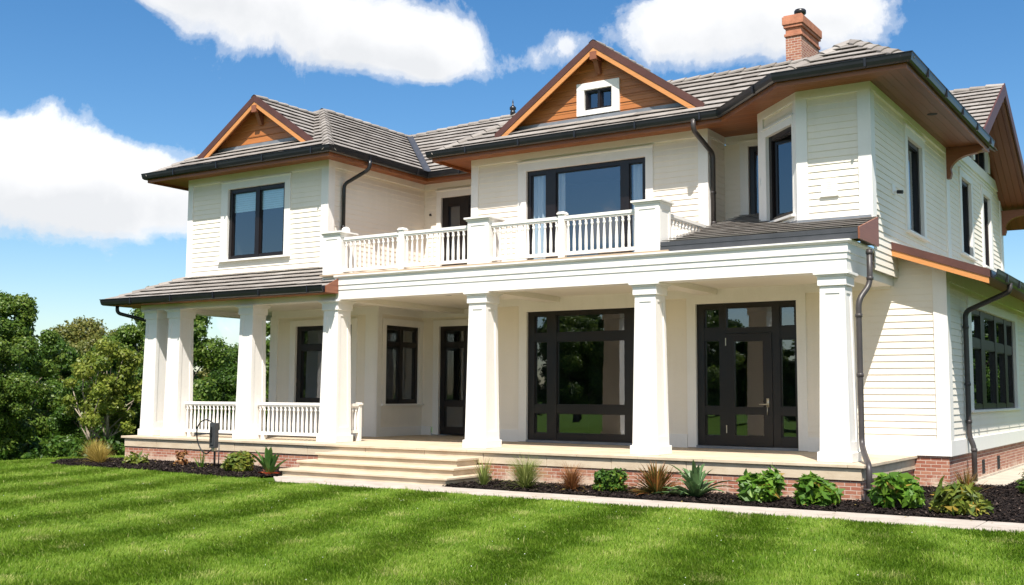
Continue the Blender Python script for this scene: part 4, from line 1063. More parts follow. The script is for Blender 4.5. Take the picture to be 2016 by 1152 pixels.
mb = MB(); raked(mb, (-12.35, 19.185, 7.03), (-8.5, 19.185, 7.03), -.08, .035, (0, -.04, 0)); mb.build('step_flashing', M['flashing'], MRo)
mb = MB(); raked(mb, (-19.95, 17.685, 7.155), (-17.12, 17.685, 7.155), -.08, .035, (0, -.04, 0)); mb.build('step_flashing', M['flashing'], RL)

# ---- chimney
mb = MB(); mb.box(-7.14, -6.82, 21.0, 22.15, 7.4, 8.62); 
CHM = mb.build('chimney', M['chimbrick'], HOUSE)
mb = MB(); e = .025; mb.box(-7.14 - e, -6.82 + e, 21 - e, 22.15 + e, 8.62, 8.68); e = .0; mb.box(-7.14, -6.82, 21.0, 22.15, 8.68, 8.80); e = .035; mb.box(-7.14 - e, -6.82 + e, 21 - e, 22.15 + e, 8.80, 8.86)
e = .055; mb.box(-7.14 - e, -6.82 + e, 21 - e, 22.15 + e, 8.86, 9.03); e = .03; mb.box(-7.14 - e, -6.82 + e, 21 - e, 22.15 + e, 9.03, 9.06); mb.build('cap', M['terracotta'], CHM, bevel=.008)
mb = MB(); mb.lathe([(.075, 9.05), (.075, 9.12), (.12, 9.16), (.12, 9.22), (.10, 9.245), (.03, 9.25)], -6.93, 21.3, 16); mb.build('flue', M['gutter'], CHM, smooth=True)
mb = MB(); e = .02; mb.box(-7.14 - e, -6.82 + e, 21 - e, 22.15 + e, 7.8, 8.02); mb.build('lead_flashing', M['flashing'], CHM)

# ---- downpipes
def bends(pts, r=.10, n=5):
    pts = [Vector(q) for q in pts]; out = [pts[0]]
    for a, b, c in zip(pts[:-2], pts[1:-1], pts[2:]):
        d1 = (a - b); d2 = (c - b); k = min(r, d1.length * .45, d2.length * .45); p0 = b + d1.normalized() * k; p1 = b + d2.normalized() * k
        for i in range(n + 1):
            t = i / n; out.append(p0 * (1 - t) ** 2 + b * 2 * t * (1 - t) + p1 * t * t)
    out.append(pts[-1]); return out
def downpipe(pts, r=.042, joints=(), m='pipe', br=.10):
    mb = MB(); mb.tube(bends(pts, br), r, 12)
    for (x, y, z) in joints: mb.lathe([(r + .002, z), (r + .010, z + .006), (r + .010, z + .05), (r + .002, z + .056)], x, y, 12)
    return mb.build('downpipe', M[m], HOUSE, smooth=True)
downpipe([(-15.50, 18.02, 6.50), (-15.52, 18.02, 6.30), (-16.03, 17.78, 5.98), (-16.03, 17.78, 4.55)], .042, [(-16.03, 17.78, 5.0)], 'gutter')
downpipe([(-8.05, 18.44, 6.50), (-8.05, 18.44, 6.30), (-7.97, 19.16, 5.98), (-7.97, 19.16, 4.50)], .046, [(-7.97, 19.16, 5.2), (-7.97, 19.16, 4.62)])
downpipe([(-4.50, 16.92, 3.66), (-4.50, 16.92, 3.12), (-4.62, 16.70, 2.86), (-4.62, 16.70, .68), (-4.46, 16.30, .52), (-4.33, 15.99, .42), (-4.33, 15.96, -.16)], .044, [(-4.50, 16.92, 3.58), (-4.50, 16.92, 3.18), (-4.62, 16.70, 2.6), (-4.62, 16.70, 1.7)], br=.12)
mb = MB(); mb.lathe([(.06, -.2), (.075, -.16), (.055, .02), (.055, .06), (.09, .07), (.09, .10)], -4.33, 15.96, 14); mb.build('pipe_shoe', M['pipe'], HOUSE, smooth=True)
downpipe([(-3.02, 20.15, 3.34), (-3.02, 20.15, 3.20), (-3.79, 20.40, 2.90), (-3.79, 20.40, .72), (-3.72, 20.40, .55), (-3.72, 20.40, -.05)], .045, [(-3.79, 20.40, 2.60), (-3.79, 20.40, 1.6), (-3.79, 20.40, .95), (-3.72, 20.40, .46)])
downpipe([(-21.56, 16.2, 3.44), (-21.56, 16.2, 3.24), (-20.9, 16.9, 3.0), (-20.84, 16.98, 2.6)], .042, [], 'gutter')

# ---- small fixtures on the walls
mb = MB(); BF.box(mb, -5.40, -5.14, 4.66, 4.93, .006, .030); BF.box(mb, -5.42, -5.12, 4.645, 4.665, .006, .045)
for k in range(6): BF.box(mb, -5.37, -5.17, 4.71 + k * .033, 4.722 + k * .033, .030, .034)
mb.build('wall_vent', M['trim'], HOUSE)
mb = MB(); BR.box(mb, 18.78, 18.98, 4.83, 5.0, .0, .03); mb.tube([BR.p(18.9, 4.88, .02), BR.p(18.9, 4.87, .09)], .02, 8); mb.build('wall_camera', M['trim'], HOUSE)
mb = MB(); mb.tube([BR.p(18.9, 4.87, .08), BR.p(18.88, 4.855, .17)], .032, 10); mb.build('camera_lens', M['rubber'], HOUSE)
mb = MB(); mb.lathe([(.07, SZ - .004), (.09, SZ + .0), (.09, SZ + .01)], -4.2, 20.2, 16); mb.build('soffit_vent', M['vent_dark'], HOUSE)
mb = MB(); LM.box(mb, -5.98, -5.84, .52, .60, .03, .07); LM.box(mb, -5.96, -5.86, .44, .52, .03, .045); mb.build('socket_box', M['flashing'], HOUSE)
mb = MB(); BKU.box(mb, -15.93, -15.88, 5.68, 5.73, .0, .03); mb.build('wall_tap', M['vent_dark'], HOUSE)
mb = MB(); CH.box(mb, .055, .085, 5.14, 5.26, .03, .045); mb.build('wall_sensor', M['trim'], HOUSE)
mb = MB(); mb.lathe([(.10, 4.66), (.115, 4.69), (.115, 4.72), (.095, 4.73), (.09, 4.80), (.075, 4.84), (.03, 4.865)], -15.25, 17.0, 14); mb.tube([(-15.25, 17.0, 4.0), (-15.25, 17.0, 4.67)], .03, 8); mb.build('bollard_light', M['trim'], HOUSE, smooth=True)

# ------------------------------------------------------------------ terrain, path, beds
G = -.12
def gz(x, y):
    z = G
    if x < -21.2:
        t = -21.2 - x; z -= .09 * t * t / (t + 3.0) if t < 60 else .09 * 57.2
    return z
def grid_axis(lo, hi, near0, near1, step):
    a = list(np.arange(near0, near1 + .01, step)); x = near1; s = step
    while x < hi: s *= 1.5; x += s; a.append(min(x, hi))
    x = near0; s = step
    while x > lo: s *= 1.5; x -= s; a.insert(0, max(x, lo))
    return a
gx = grid_axis(-900, 900, -60, 12, 1.2); gy = grid_axis(-900, 900, -20, 40, 2.0)
vs = [(x, y, gz(x, y)) for y in gy for x in gx]; nx = len(gx)
fs = [(j * nx + i, j * nx + i + 1, (j + 1) * nx + i + 1, (j + 1) * nx + i) for j in range(len(gy) - 1) for i in range(nx - 1)]
me = bpy.data.meshes.new('ground'); me.from_pydata(vs, [], fs); me.materials.append(M['ground'])
me.polygons.foreach_set('use_smooth', [True] * len(me.polygons))
gr = bpy.data.objects.new('ground', me); place(gr, None, (0, 0, 0)); tag(gr, kind='structure')
# paving path
mb = MB(); x = -14.55; rnd = random.Random(5)
while x < 3:
    x2 = x + rnd.choice((.62, .92, .92, 1.1))
    y0 = 13.53; 
    if x < -14.0: mb.prism([(x, 14.40, -.2), (x2 - .008, 14.45, -.2), (x2 - .008, 13.56, -.2)], (0, 0, .105))
    else: mb.box(x, x2 - .014, y0 + rnd.uniform(-.012, .012), 14.45, -.2, -.095 + rnd.uniform(-.003, .003))
    x = x2
mb.box(-14.5, -10.85, 14.455, 14.9, -.2, -.096)
pt = mb.build('path', M['paving'], None, bevel=.006); tag(pt, kind='structure')
# concrete strip at the far right of the beds
mb = MB(); mb.box(-3.86, -3.22, 20.1, 30.0, -.2, -.10); cs_ = mb.build('pavement', M['concrete'], None); tag(cs_, kind='structure')

def npmesh(name, V, nper, tint, m, parent=None, origin=(0, 0, 0), smooth=False):
    """V: (faces*nper, 3) unshared corners; tint per face"""
    V = np.asarray(V, dtype=np.float32).reshape(-1, 3) - np.array(origin, dtype=np.float32)
    nf = len(V) // nper
    me = bpy.data.meshes.new(name)
    me.vertices.add(len(V)); me.vertices.foreach_set('co', V.ravel())
    me.loops.add(len(V)); me.loops.foreach_set('vertex_index', np.arange(len(V), dtype=np.int32))
    me.polygons.add(nf); me.polygons.foreach_set('loop_start', np.arange(0, len(V), nper, dtype=np.int32))
    me.polygons.foreach_set('loop_total', np.full(nf, nper, dtype=np.int32))
    me.update(calc_edges=True)
    at = me.attributes.new('tint', 'FLOAT', 'FACE'); at.data.foreach_set('value', np.asarray(tint, dtype=np.float32))
    me.materials.append(m)
    o = bpy.data.objects.new(name, me); place(o, parent, origin)
    return o
def inpoly(x, y, poly):
    c = np.zeros(len(x), bool); n = len(poly); j = n - 1
    for i in range(n):
        xi, yi = poly[i]; xj, yj = poly[j]
        hit = ((yi > y) != (yj > y)) & (x < (xj - xi) * (y - yi) / (yj - yi + 1e-12) + xi)
        c ^= hit; j = i
    return c
BEDR = [(-10.83, 14.47), (1.5, 14.47), (1.5, 23.5), (-3.2, 23.5), (-3.2, 20.1), (-3.86, 20.1), (-3.86, 19.2), (-4.42, 19.2), (-4.42, 16.1), (-10.9, 16.1)]
BEDL = [(-20.6, 13.98), (-19.8, 13.90), (-18.9, 14.02), (-17.6, 13.98), (-16.9, 13.96), (-15.9, 13.88), (-15.35, 13.83), (-14.75, 13.78), (-14.55, 14.2), (-14.55, 16.1), (-20.75, 16.1), (-21.4, 15.9), (-21.6, 14.9)]
def bed(poly, seed, n):
    rg = np.random.default_rng(seed)
    P = np.array(poly); lo, hi = P.min(0), P.max(0)
    # surface: small triangulated grid with lumps, cut to the outline
    st = .10; xs = np.arange(lo[0], hi[0], st); ys_ = np.arange(lo[1], hi[1], st)
    X, Y = np.meshgrid(xs, ys_, indexing='ij'); H = rg.uniform(-.012, .014, X.shape) + .012
    ins = inpoly((X + st / 2).ravel(), (Y + st / 2).ravel(), poly).reshape(X.shape)
    q = []
    for i in range(len(xs) - 1):
        for j in range(len(ys_) - 1):
            if ins[i, j]:
                q += [(X[i, j], Y[i, j], G + .015 + H[i, j]), (X[i + 1, j], Y[i + 1, j], G + .015 + H[i + 1, j]), (X[i + 1, j + 1], Y[i + 1, j + 1], G + .015 + H[i + 1, j + 1]), (X[i, j + 1], Y[i, j + 1], G + .015 + H[i, j + 1])]
    o = npmesh('mulch_soil', q, 4, np.full(len(q) // 4, .2), M['mulch']); tag(o, kind='structure')
    x = rg.uniform(lo[0], hi[0], n * 2); y = rg.uniform(lo[1], hi[1], n * 2); k = inpoly(x, y, poly); x = x[k]; y = y[k]; c = len(x)
    a = rg.uniform(0, 6.28, c); L = rg.uniform(.012, .040, c); Wd = rg.uniform(.006, .014, c); tl = rg.uniform(-.5, .5, c); rl = rg.uniform(-.5, .5, c); z = G + .03 + rg.uniform(0, .028, c)
    ux, uy, uz = np.cos(a) * np.cos(tl), np.sin(a) * np.cos(tl), np.sin(tl); vx, vy, vz = -np.sin(a) * np.cos(rl), np.cos(a) * np.cos(rl), np.sin(rl)
    Cn = np.stack([x, y, z], 1); U = np.stack([ux, uy, uz], 1) * L[:, None]; V = np.stack([vx, vy, vz], 1) * Wd[:, None]
    Q = np.stack([Cn - U - V * .6, Cn + U * .8 - V, Cn + U + V * .5, Cn - U * .7 + V], 1)
    t = rg.beta(1.3, 2.2, c); t[rg.random(c) < .012] = 1.0
    o = npmesh('mulch', Q.reshape(-1, 3), 4, t, M['mulch']); tag(o, 'dark bark mulch chips spread over the planting bed', 'mulch', kind='stuff')
bed(BEDR, 21, 60000); bed(BEDL, 22, 14000)

# ------------------------------------------------------------------ lawn
def lawn():
    rg = np.random.default_rng(77)
    def pts(n, x0, x1, y0, y1): return rg.uniform(x0, x1, n), rg.uniform(y0, y1, n)
    X = []; Y = []
    for n, b in ((460000, (-12.0, 2.2, 3.0, 9.2)), (330000, (-16.5, 2.6, 8.0, 13.56)), (200000, (-24.5, -9.5, 6.8, 14.5)), (20000, (-24, -20.5, 14.0, 17.5))):
        x, y = pts(n, *b); X.append(x); Y.append(y)
    x = np.concatenate(X); y = np.concatenate(Y)
    keep = ~inpoly(x, y, BEDL) & ~((x > -14.0) & (y > 13.55)) & ~((x > -14.6) & (y > 13.9 + 0 * x)) & ~((x <= -14.0) & (x > -14.5) & (y > 14.4 - (x + 14.55) * 1.5))
    # only what can be seen from around the camera
    ang = np.arctan2(-x, y); keep &= (ang > R_(-8)) & (ang < R_(70))
    x = x[keep]; y = y[keep]; n = len(x)
    # mowing bands: the roller lays the blades one way and then the other
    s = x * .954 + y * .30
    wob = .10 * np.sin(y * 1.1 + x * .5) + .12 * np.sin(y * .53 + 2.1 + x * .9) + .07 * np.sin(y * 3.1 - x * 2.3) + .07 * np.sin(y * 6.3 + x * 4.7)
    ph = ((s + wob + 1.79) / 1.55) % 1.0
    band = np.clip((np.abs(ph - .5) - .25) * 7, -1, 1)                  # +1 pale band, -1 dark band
    # patchiness
    f = lambda a, b, c, d: np.sin(x * a + y * b + c) * np.sin(x * d - y * a * .8 + c * 2)
    patch = .5 * f(1.7, 2.3, .4, 1.1) + .5 * f(3.9, 3.1, 1.7, 2.7) + .35 * f(7.1, 6.3, 2.2, 5.2)
    dist = np.hypot(x, y)
    h = (.034 + .022 * rg.random(n)) * (1 + .25 * patch) * np.where(rg.random(n) < .02, 1.7, 1)
    wd = (.0018 + .0015 * rg.random(n)) * np.clip(dist / 7.0, .9, 2.2)
    a = rg.uniform(0, 6.28, n); ux, uy = np.cos(a), np.sin(a)
    lean = np.clip(rg.normal(.5, .35, n), -.2, 1.4)
    la = rg.uniform(0, 6.28, n)
    lx = np.cos(la) * lean * .7 + (-.30) * band * .34; ly = np.sin(la) * lean * .7 + .954 * band * .34
    z = np.array([G] * n); t_ = np.clip(-21.2 - x, 0, 60); z = z - .09 * t_ * t_ / (t_ + 3)
    B = np.stack([x, y, z], 1); U = np.stack([ux, uy, np.zeros(n)], 1) * wd[:, None]
    mid = B + np.stack([lx * h * .30, ly * h * .30, h * .62], 1); tip = B + np.stack([lx * h, ly * h, h * .98], 1)
    # clumps of tint, with the light reflected by the leaning bands painted in too
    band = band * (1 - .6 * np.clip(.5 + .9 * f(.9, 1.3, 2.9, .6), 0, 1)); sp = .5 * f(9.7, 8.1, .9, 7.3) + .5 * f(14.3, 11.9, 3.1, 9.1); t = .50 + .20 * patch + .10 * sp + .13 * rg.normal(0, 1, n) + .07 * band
    dry = np.clip(f(1.3, 1.9, 5.1, .8) * f(4.7, 3.7, 2.6, 3.3) * 2.2 - .55, 0, 1); t = np.where(rg.random(n) < .035 + .5 * dry, rg.uniform(.85, 1, n), t)
    t = np.clip(t, 0, 1)
    Q = np.stack([B - U, B + U, mid + U * .8, mid - U * .8], 1).reshape(-1, 3)
    T4 = np.stack([mid - U * .8, mid + U * .8, tip + U * .12, tip - U * .12], 1).reshape(-1, 3)
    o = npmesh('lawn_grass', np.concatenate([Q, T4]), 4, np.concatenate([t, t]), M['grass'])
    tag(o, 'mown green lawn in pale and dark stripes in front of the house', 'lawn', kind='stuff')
    m_ = 110; x, y = rg.uniform(-15, 0, m_), rg.uniform(6.5, 13.4, m_); ang = np.arctan2(-x, y); k = (ang > R_(5)) & (ang < R_(60)); x, y = x[k], y[k]
    q = []
    for px, py in zip(x, y):
        r = rg.uniform(.004, .009); zz = G + .05
        q += [(px - r, py, zz), (px, py - r, zz + .004), (px + r, py, zz), (px, py + r, zz + .006)]
    o = npmesh('clover_flowers', q, 4, np.zeros(len(q) // 4), M['flower']); tag(o, 'tiny white clover flowers scattered in the lawn', 'flowers', kind='stuff')
lawn()

# ------------------------------------------------------------------ plants
def leaf_cloud(rg, centers, radii, n, size, flat=.75, aspect=1.7, shell=.55, updir=.25):
    """n leaf quads spread through clumps; returns corners and a random tint"""
    ci = rg.choice(len(centers), n, p=np.array(radii) ** 2 / np.sum(np.array(radii) ** 2))
    d = rg.normal(0, 1, (n, 3)); d /= np.linalg.norm(d, axis=1)[:, None]
    rad = radii[ci] * (shell + (1 - shell) * rg.random(n)) * rg.uniform(.75, 1.12, n)
    off = d * rad[:, None]; off[:, 2] *= flat
    c = centers[ci] + off
    nn = d * .8 + rg.normal(0, .55, (n, 3)) + np.array([0, 0, updir]); nn /= np.linalg.norm(nn, axis=1)[:, None]
    a = rg.normal(0, 1, (n, 3)); u = np.cross(nn, a); u /= np.linalg.norm(u, axis=1)[:, None]; v = np.cross(nn, u)
    s = size * rg.uniform(.6, 1.3, n)
    U = u * (s * aspect * .5)[:, None]; V = v * (s * .5)[:, None]
    Q = np.stack([c - U, c - U * .1 + V, c + U, c - U * .1 - V], 1)
    tint = np.clip(.5 + .22 * rg.normal(0, 1, n) + (rg.normal(0, .10, len(centers)))[ci], 0, 1)
    return Q.reshape(-1, 3), tint
def tree_parts(seed, H, Rc, trunk_h, clumps, nleaf, leaf, lean=(0, 0), trunk_r=.16, lo=.18, stems=1, clr=(.24, .40), squash=1.0, bark='bark'):
    """a tapered trunk with limbs, and a crown of leaf clumps at the limb ends"""
    rg = np.random.default_rng(seed)
    C = []; Rr = []
    for k in range(clumps):
        zz = lo + (1 - lo) * ((k + .5) / clumps) ** .9
        prof = math.sin(math.pi * min(1, max(.05, (zz - lo) / (1 - lo) * .80 + .17))) ** .7
        a = k * 2.399 + rg.uniform(-.5, .5); r = Rc * prof * rg.uniform(.45, .92)
        C.append((lean[0] * zz + r * math.cos(a), lean[1] * zz + r * math.sin(a) * squash, H * zz)); Rr.append(Rc * rg.uniform(*clr))
    for k in range(clumps // 3):
        zz = rg.uniform(lo + .1, .8); C.append((lean[0] * zz + rg.uniform(-.3, .3) * Rc, lean[1] * zz + rg.uniform(-.3, .3) * Rc, H * zz)); Rr.append(Rc * rg.uniform(.3, .45))
    C = np.array(C); Rr = np.array(Rr)
    Q, t = leaf_cloud(rg, C, Rr, nleaf, leaf)
    mb = MB()
    for s_ in range(stems):
        bx = 0 if stems == 1 else rg.uniform(-.25, .25); by = 0 if stems == 1 else rg.uniform(-.2, .2)
        top = Vector((lean[0] * .8 + bx * 2.5, lean[1] * .8 + by * 2.5, H * .82)); pth = []; rs = []
        for i in range(9):
            t_ = i / 8; pth.append(Vector((bx, by, -.3)).lerp(top, t_) + Vector((rg.uniform(-1, 1), rg.uniform(-1, 1), 0)) * .05 * Rc * (t_ > 0.05)); rs.append(trunk_r * (1 - .85 * t_) * (1.25 if i == 0 else 1))
        mb.tube(pth, rs, 8)
        for c in C[s_::stems][:22]:
            k = min(7, max(2, int(8 * (c[2] / H) * .72))); st = pth[k]; e = Vector(c); md = (st + e) / 2 + Vector((0, 0, -.06 * H + rg.uniform(0, .06) * H))
            mb.tube([st, md, e], [rs[k] * .55, rs[k] * .35, rs[k] * .1 + .006], 6)
    return Q, t, mb
def make_tree(name, loc, label, group, Q, t, mb, m, bark, cat='tree'):
    r = empty(name, loc, label, cat, group)
    o = npmesh('crown', Q + np.array(loc), 4, t, M[m], r, loc)
    mb2 = MB(); mb2.v = [tuple(Vector(v) + Vector(loc)) for v in mb.v]; mb2.f = mb.f
    mb2.build('trunk', M[bark], r, smooth=True)
    return r
def copy_tree(src, loc, rot, sc, label, group, m=None):
    c = src.copy(); COL.objects.link(c); c.location = loc; c.rotation_euler = (0, 0, rot); c.scale = (sc[0], sc[0], sc[1]) if isinstance(sc, tuple) else (sc, sc, sc)
    c['label'] = label; c['group'] = group
    for ch in src.children:
        d = ch.copy()
        if m and ch.name.startswith('crown'):
            d.data = ch.data.copy(); d.data.materials[0] = M[m]
        COL.objects.link(d); d.parent = c
    return c
def at(px_dir, dist):
    """point on the terrain in compass direction (degrees left of +Y) at a distance"""
    x, y = -math.sin(R_(px_dir)) * dist, math.cos(R_(px_dir)) * dist
    return (x, y, gz(x, y))
GT = 'trees beyond the edge of the lawn'
TA = tree_parts(101, 7.2, 2.7, 1.4, 34, 52000, .10, trunk_r=.17, lo=.12, clr=(.13, .27))
T1 = make_tree('broadleaf_tree', at(57.9, 36), 'tall loose green tree at the far left with its crown against the sky', GT, *TA, 'leaf_mid', 'bark')
TB = tree_parts(102, 6.4, 3.0, 1.0, 30, 76000, .092, trunk_r=.18, lo=.10, clr=(.15, .32))
T2 = make_tree('broadleaf_tree', at(53.2, 46), 'olive green bushy tree in the middle of the group left of the porch', GT, *TB, 'leaf_olive', 'bark')
TC = tree_parts(103, 6.0, 2.6, .9, 24, 70000, .092, trunk_r=.18, lo=.12, clr=(.26, .42))
T3 = make_tree('broadleaf_tree', at(46.9, 47), 'dense bright green tree seen between the porch columns above the left railing', GT, *TC, 'leaf_dark', 'bark')
TD = tree_parts(104, 2.75, 1.12, .9, 24, 13000, .056, trunk_r=.062, lo=.24, stems=2, clr=(.16, .32))
T4 = make_tree('small_tree', (-23.3, 17.3, gz(-23.3, 17.3)), 'small yellow-green tree with thin pale stems standing behind golden grass', 'young trees', *TD, 'leaf_lime', 'palebark')

# ------------------------------------------------------------------ beds: shrubs, grasses, succulents
def shrub(name, loc, label, cat, group, R0, H0, n, leaf, m, seed, aspect=2.0, clumps=9):
    rg = np.random.default_rng(seed); C = []; Rr = []
    for k in range(clumps):
        a = k * 2.4; r = R0 * .52 * math.sqrt((k + .4) / clumps); C.append((r * math.cos(a), r * math.sin(a), H0 * rg.uniform(.24, .66))); Rr.append(R0 * rg.uniform(.34, .5))
    for k in range(clumps - 2):          # low skirt of foliage down to the soil
        a = k * 2.4 + .8; r = R0 * rg.uniform(.35, .66); C.append((r * math.cos(a), r * math.sin(a), H0 * rg.uniform(.14, .3))); Rr.append(R0 * rg.uniform(.28, .38))
    Q, t = leaf_cloud(rg, np.array(C), np.array(Rr), n, leaf, flat=.85, aspect=aspect, shell=.35, updir=.6)
    Q[:, 2] = np.maximum(Q[:, 2], .01)
    root = empty(name, loc, label, cat, group); npmesh('foliage', Q + np.array(loc), 4, t, M[m], root, loc)
    mb = MB()
    for c in C: mb.tube([Vector(loc) + Vector((c[0] * .15, c[1] * .15, -.03)), Vector(loc) + Vector((c[0] * .6, c[1] * .6, c[2] * .6)), Vector(loc) + Vector(c)], [.010, .007, .003], 5)
    mb.build('stem', M['bark'], root)
    return root
def blades(rg, n, L, W, spread, arch, segs=5, stiff=.0, base=.05, keel=.0, tipw=.08, lenvar=.3):
    """arching strap leaves from a crown; quads in rows along each blade"""
    qs = []; ts = []
    for k in range(n):
        a = rg.uniform(0, 6.283); el = math.radians(90) - abs(rg.normal(0, spread)) ; el = max(el, math.radians(12))
        ln = L * rg.uniform(1 - lenvar, 1 + lenvar * .5); w0 = W * rg.uniform(.75, 1.2); ar = arch * rg.uniform(.5, 1.4)
        d = Vector((math.cos(a), math.sin(a), 0)); sd = Vector((-math.sin(a), math.cos(a), 0)); tw = rg.uniform(-.5, .5)
        p_ = d * base * rg.random() + Vector((0, 0, -.01)); prev = None; tint = float(np.clip(rg.normal(.5, .2), 0, 1)); e = el
        for i in range(segs + 1):
            t_ = i / segs
            wv = w0 * (math.sin(math.pi * (.22 + .70 * t_)) ** .8) if W > .02 else w0 * (1 - .85 * t_)
            if i == segs: wv = w0 * tipw
            sv = (sd * math.cos(tw * t_) + Vector((0, 0, 1)) * math.sin(tw * t_) * .5) * wv * .5
            nrm = (-d * math.sin(e) + Vector((0, 0, 1)) * math.cos(e))
            cur = (p_ - sv + nrm * keel * wv, p_, p_ + sv + nrm * keel * wv)
            if prev is not None:
                qs += [prev[0], prev[1], cur[1], cur[0], prev[1], prev[2], cur[2], cur[1]]; tt = np.clip(tint + .28 * (t_ - .5), 0, 1); ts += [tt, tt * .95]
            prev = cur
            p_ = p_ + (d * math.cos(e) + Vector((0, 0, 1)) * math.sin(e)) * (ln / segs); e -= ar / segs * (0.6 + .8 * t_)
    return np.array([tuple(q) for q in qs]), np.array(ts)
def tuft(name, loc, label, cat, group, n, L, W, spread, arch, m, seed, extra=None, **kw):
    rg = np.random.default_rng(seed); Q, t = blades(rg, n, L, W, spread, arch, **kw)
    Q[:, 2] = np.maximum(Q[:, 2], .004)
    root = empty(name, loc, label, cat, group); npmesh('foliage', Q + np.array(loc), 4, t, M[m], root, loc)
    if extra:
        n2, L2, W2, s2, a2, m2, nm = extra
        Q, t = blades(rg, n2, L2, W2, s2, a2, **kw); Q[:, 2] = np.maximum(Q[:, 2], .004); npmesh(nm, Q + np.array(loc), 4, t, M[m2], root, loc)
    return root
BZ = G + .03
GP = 'plants in the mulch bed along the porch'
tuft('grass_clump', (-10.30, 14.95, BZ), 'small pale green spiky grass tuft right beside the steps', 'grass', GP, 110, .48, .017, .42, .6, 'blade_green', 1)
tuft('grass_clump', (-9.45, 14.90, BZ), 'large pale green fountain grass, the biggest clump near the steps', 'grass', GP, 760, .56, .011, .50, 1.15, 'blade_green', 2)
tuft('grass_clump', (-8.72, 15.1, BZ), 'reddish brown fine-bladed grass clump beside the pale green fountain grass', 'grass', GP, 420, .46, .012, .55, 1.0, 'blade_bronze', 3)
shrub('box_shrub', (-8.10, 15.2, BZ), 'dense small-leaved dark green shrub between two bronze plants', 'shrub', GP, .32, .38, 2600, .045, 'leaf_box', 4, 1.5)
tuft('flax_plant', (-7.32, 15.25, BZ), 'bronze and green stiff-leaved flax beside the big agave', 'plant', GP, 210, .48, .030, .72, .5, 'blade_flax', 5, keel=.25)
tuft('agave_plant', (-6.62, 15.12, BZ), 'big pale green agave with broad arching leaves in front of the door', 'plant', GP, 34, .60, .095, .62, 1.0, 'leaf_agave', 6, keel=.22, segs=7)
shrub('leafy_shrub', (-5.62, 15.05, BZ), 'broad-leaved glossy green shrub nearest the agave', 'shrub', GP, .37, .50, 1150, .092, 'leaf_shrub', 7, 2.1)
shrub('leafy_shrub', (-4.80, 15.05, BZ), 'broad-leaved glossy green shrub at the porch corner, left of the downpipe', 'shrub', GP, .36, .52, 1150, .092, 'leaf_shrub', 8, 2.1)
shrub('leafy_shrub', (-3.78, 15.30, BZ), 'broad-leaved glossy green shrub just right of the porch downpipe', 'shrub', GP, .38, .54, 1400, .080, 'leaf_shrub', 9, 2.2)
shrub('feathery_shrub', (-2.93, 15.0, BZ), 'loose feathery green shrub with yellow and orange tips at the right end of the bed', 'shrub', GP, .42, .46, 900, .060, 'leaf_gold', 10, 3.4, 12)
tuft('grass_clump', (-3.30, 17.4, BZ), 'small red-tipped grass clump against the brick at the wing corner', 'grass', GP, 160, .46, .020, .6, .7, 'blade_flax', 11)
shrub('box_shrub', (-2.42, 18.6, BZ), 'round clipped dark green shrub cut by the right edge of the photo', 'shrub', GP, .38, .46, 2600, .05, 'leaf_box', 12, 1.5)
GL = 'plants in the mulch bed left of the steps'
tuft('golden_grass', (-20.45, 14.95, BZ), 'golden straw-coloured ornamental grass below the small tree', 'grass', GL, 620, .50, .011, .55, .6, 'blade_gold', 21)
tuft('golden_grass', (-20.0, 14.75, BZ), 'shorter golden grass clump at the right of the tall golden one', 'grass', GL, 420, .42, .011, .55, .7, 'blade_gold', 22)
shrub('leafy_plant', (-19.15, 15.0, BZ), 'low straggly green and yellow plant at the porch corner', 'plant', GL, .30, .28, 240, .06, 'leaf_gold', 23, 2.0)
shrub('dry_shrub', (-18.0, 15.2, BZ), 'thin dry reddish twiggy shrub in front of the brick', 'shrub', GL, .20, .42, 170, .045, 'blade_bronze', 24, 2.2, 7)
tuft('grass_shoot', (-17.10, 14.95, BZ), 'few thin green shoots beside the charger post', 'grass', GL, 9, .38, .035, .22, .35, 'leaf_shrub', 25)
shrub('round_shrub', (-15.85, 14.75, BZ), 'round yellow-green shrub between the charger and the agave', 'shrub', GL, .36, .44, 2300, .056, 'leaf_gold', 26, 1.6)
tuft('agave_plant', (-14.82, 14.55, BZ), 'upright dark green fleshy plant with red lower leaves left of the steps', 'plant', GL, 17, .52, .125, .34, .30, 'leaf_aloe', 27, extra=(9, .20, .13, 1.25, .5, 'leaf_red', 'red_leaves'), keel=.25, segs=6)

# ------------------------------------------------------------------ car charger on a post
EV = empty('car_charger', (-17.1, 15.3, G), 'charcoal electric car charger on a thin post with a black looped cable', 'charger')
mb = MB(); mb.tube([(-17.14, 15.32, G), (-17.14, 15.32, .5)], .022, 10); mb.tube([(-17.03, 15.33, G), (-17.03, 15.33, .4)], .012, 8); mb.build('post', M['pipe'], EV, smooth=True)
mb = MB(); mb.box(-17.21, -17.06, 15.23, 15.34, .30, .80); mb.box(-17.19, -17.08, 15.215, 15.23, .36, .76); o = mb.build('charger_box', M['charcoal'], EV, bevel=.03); o.modifiers[0].segments = 3
mb = MB(); mb.box(-17.15, -17.12, 15.195, 15.216, .42, .72); mb.box(-17.165, -17.105, 15.19, 15.216, .55, .60); mb.build('plug_holder', M['rubber'], EV)
mb = MB(); mb.box(-17.16, -17.06, 15.24, 15.30, .24, .30); mb.build('junction', M['steel'], EV)
pts = []
for k in range(25):
    a = math.radians(70 + 235 * k / 24); pts.append((-17.30 + .30 * math.cos(a) * (1.0 if math.cos(a) < 0 else .7), 15.24 - .03 * math.sin(k * .3), .52 + .34 * math.sin(a)))
mb = MB(); mb.tube([(-17.12, 15.26, .79)] + pts + [(-17.12, 15.26, .29)], .014, 8); mb.build('cable', M['rubber'], EV, smooth=True)

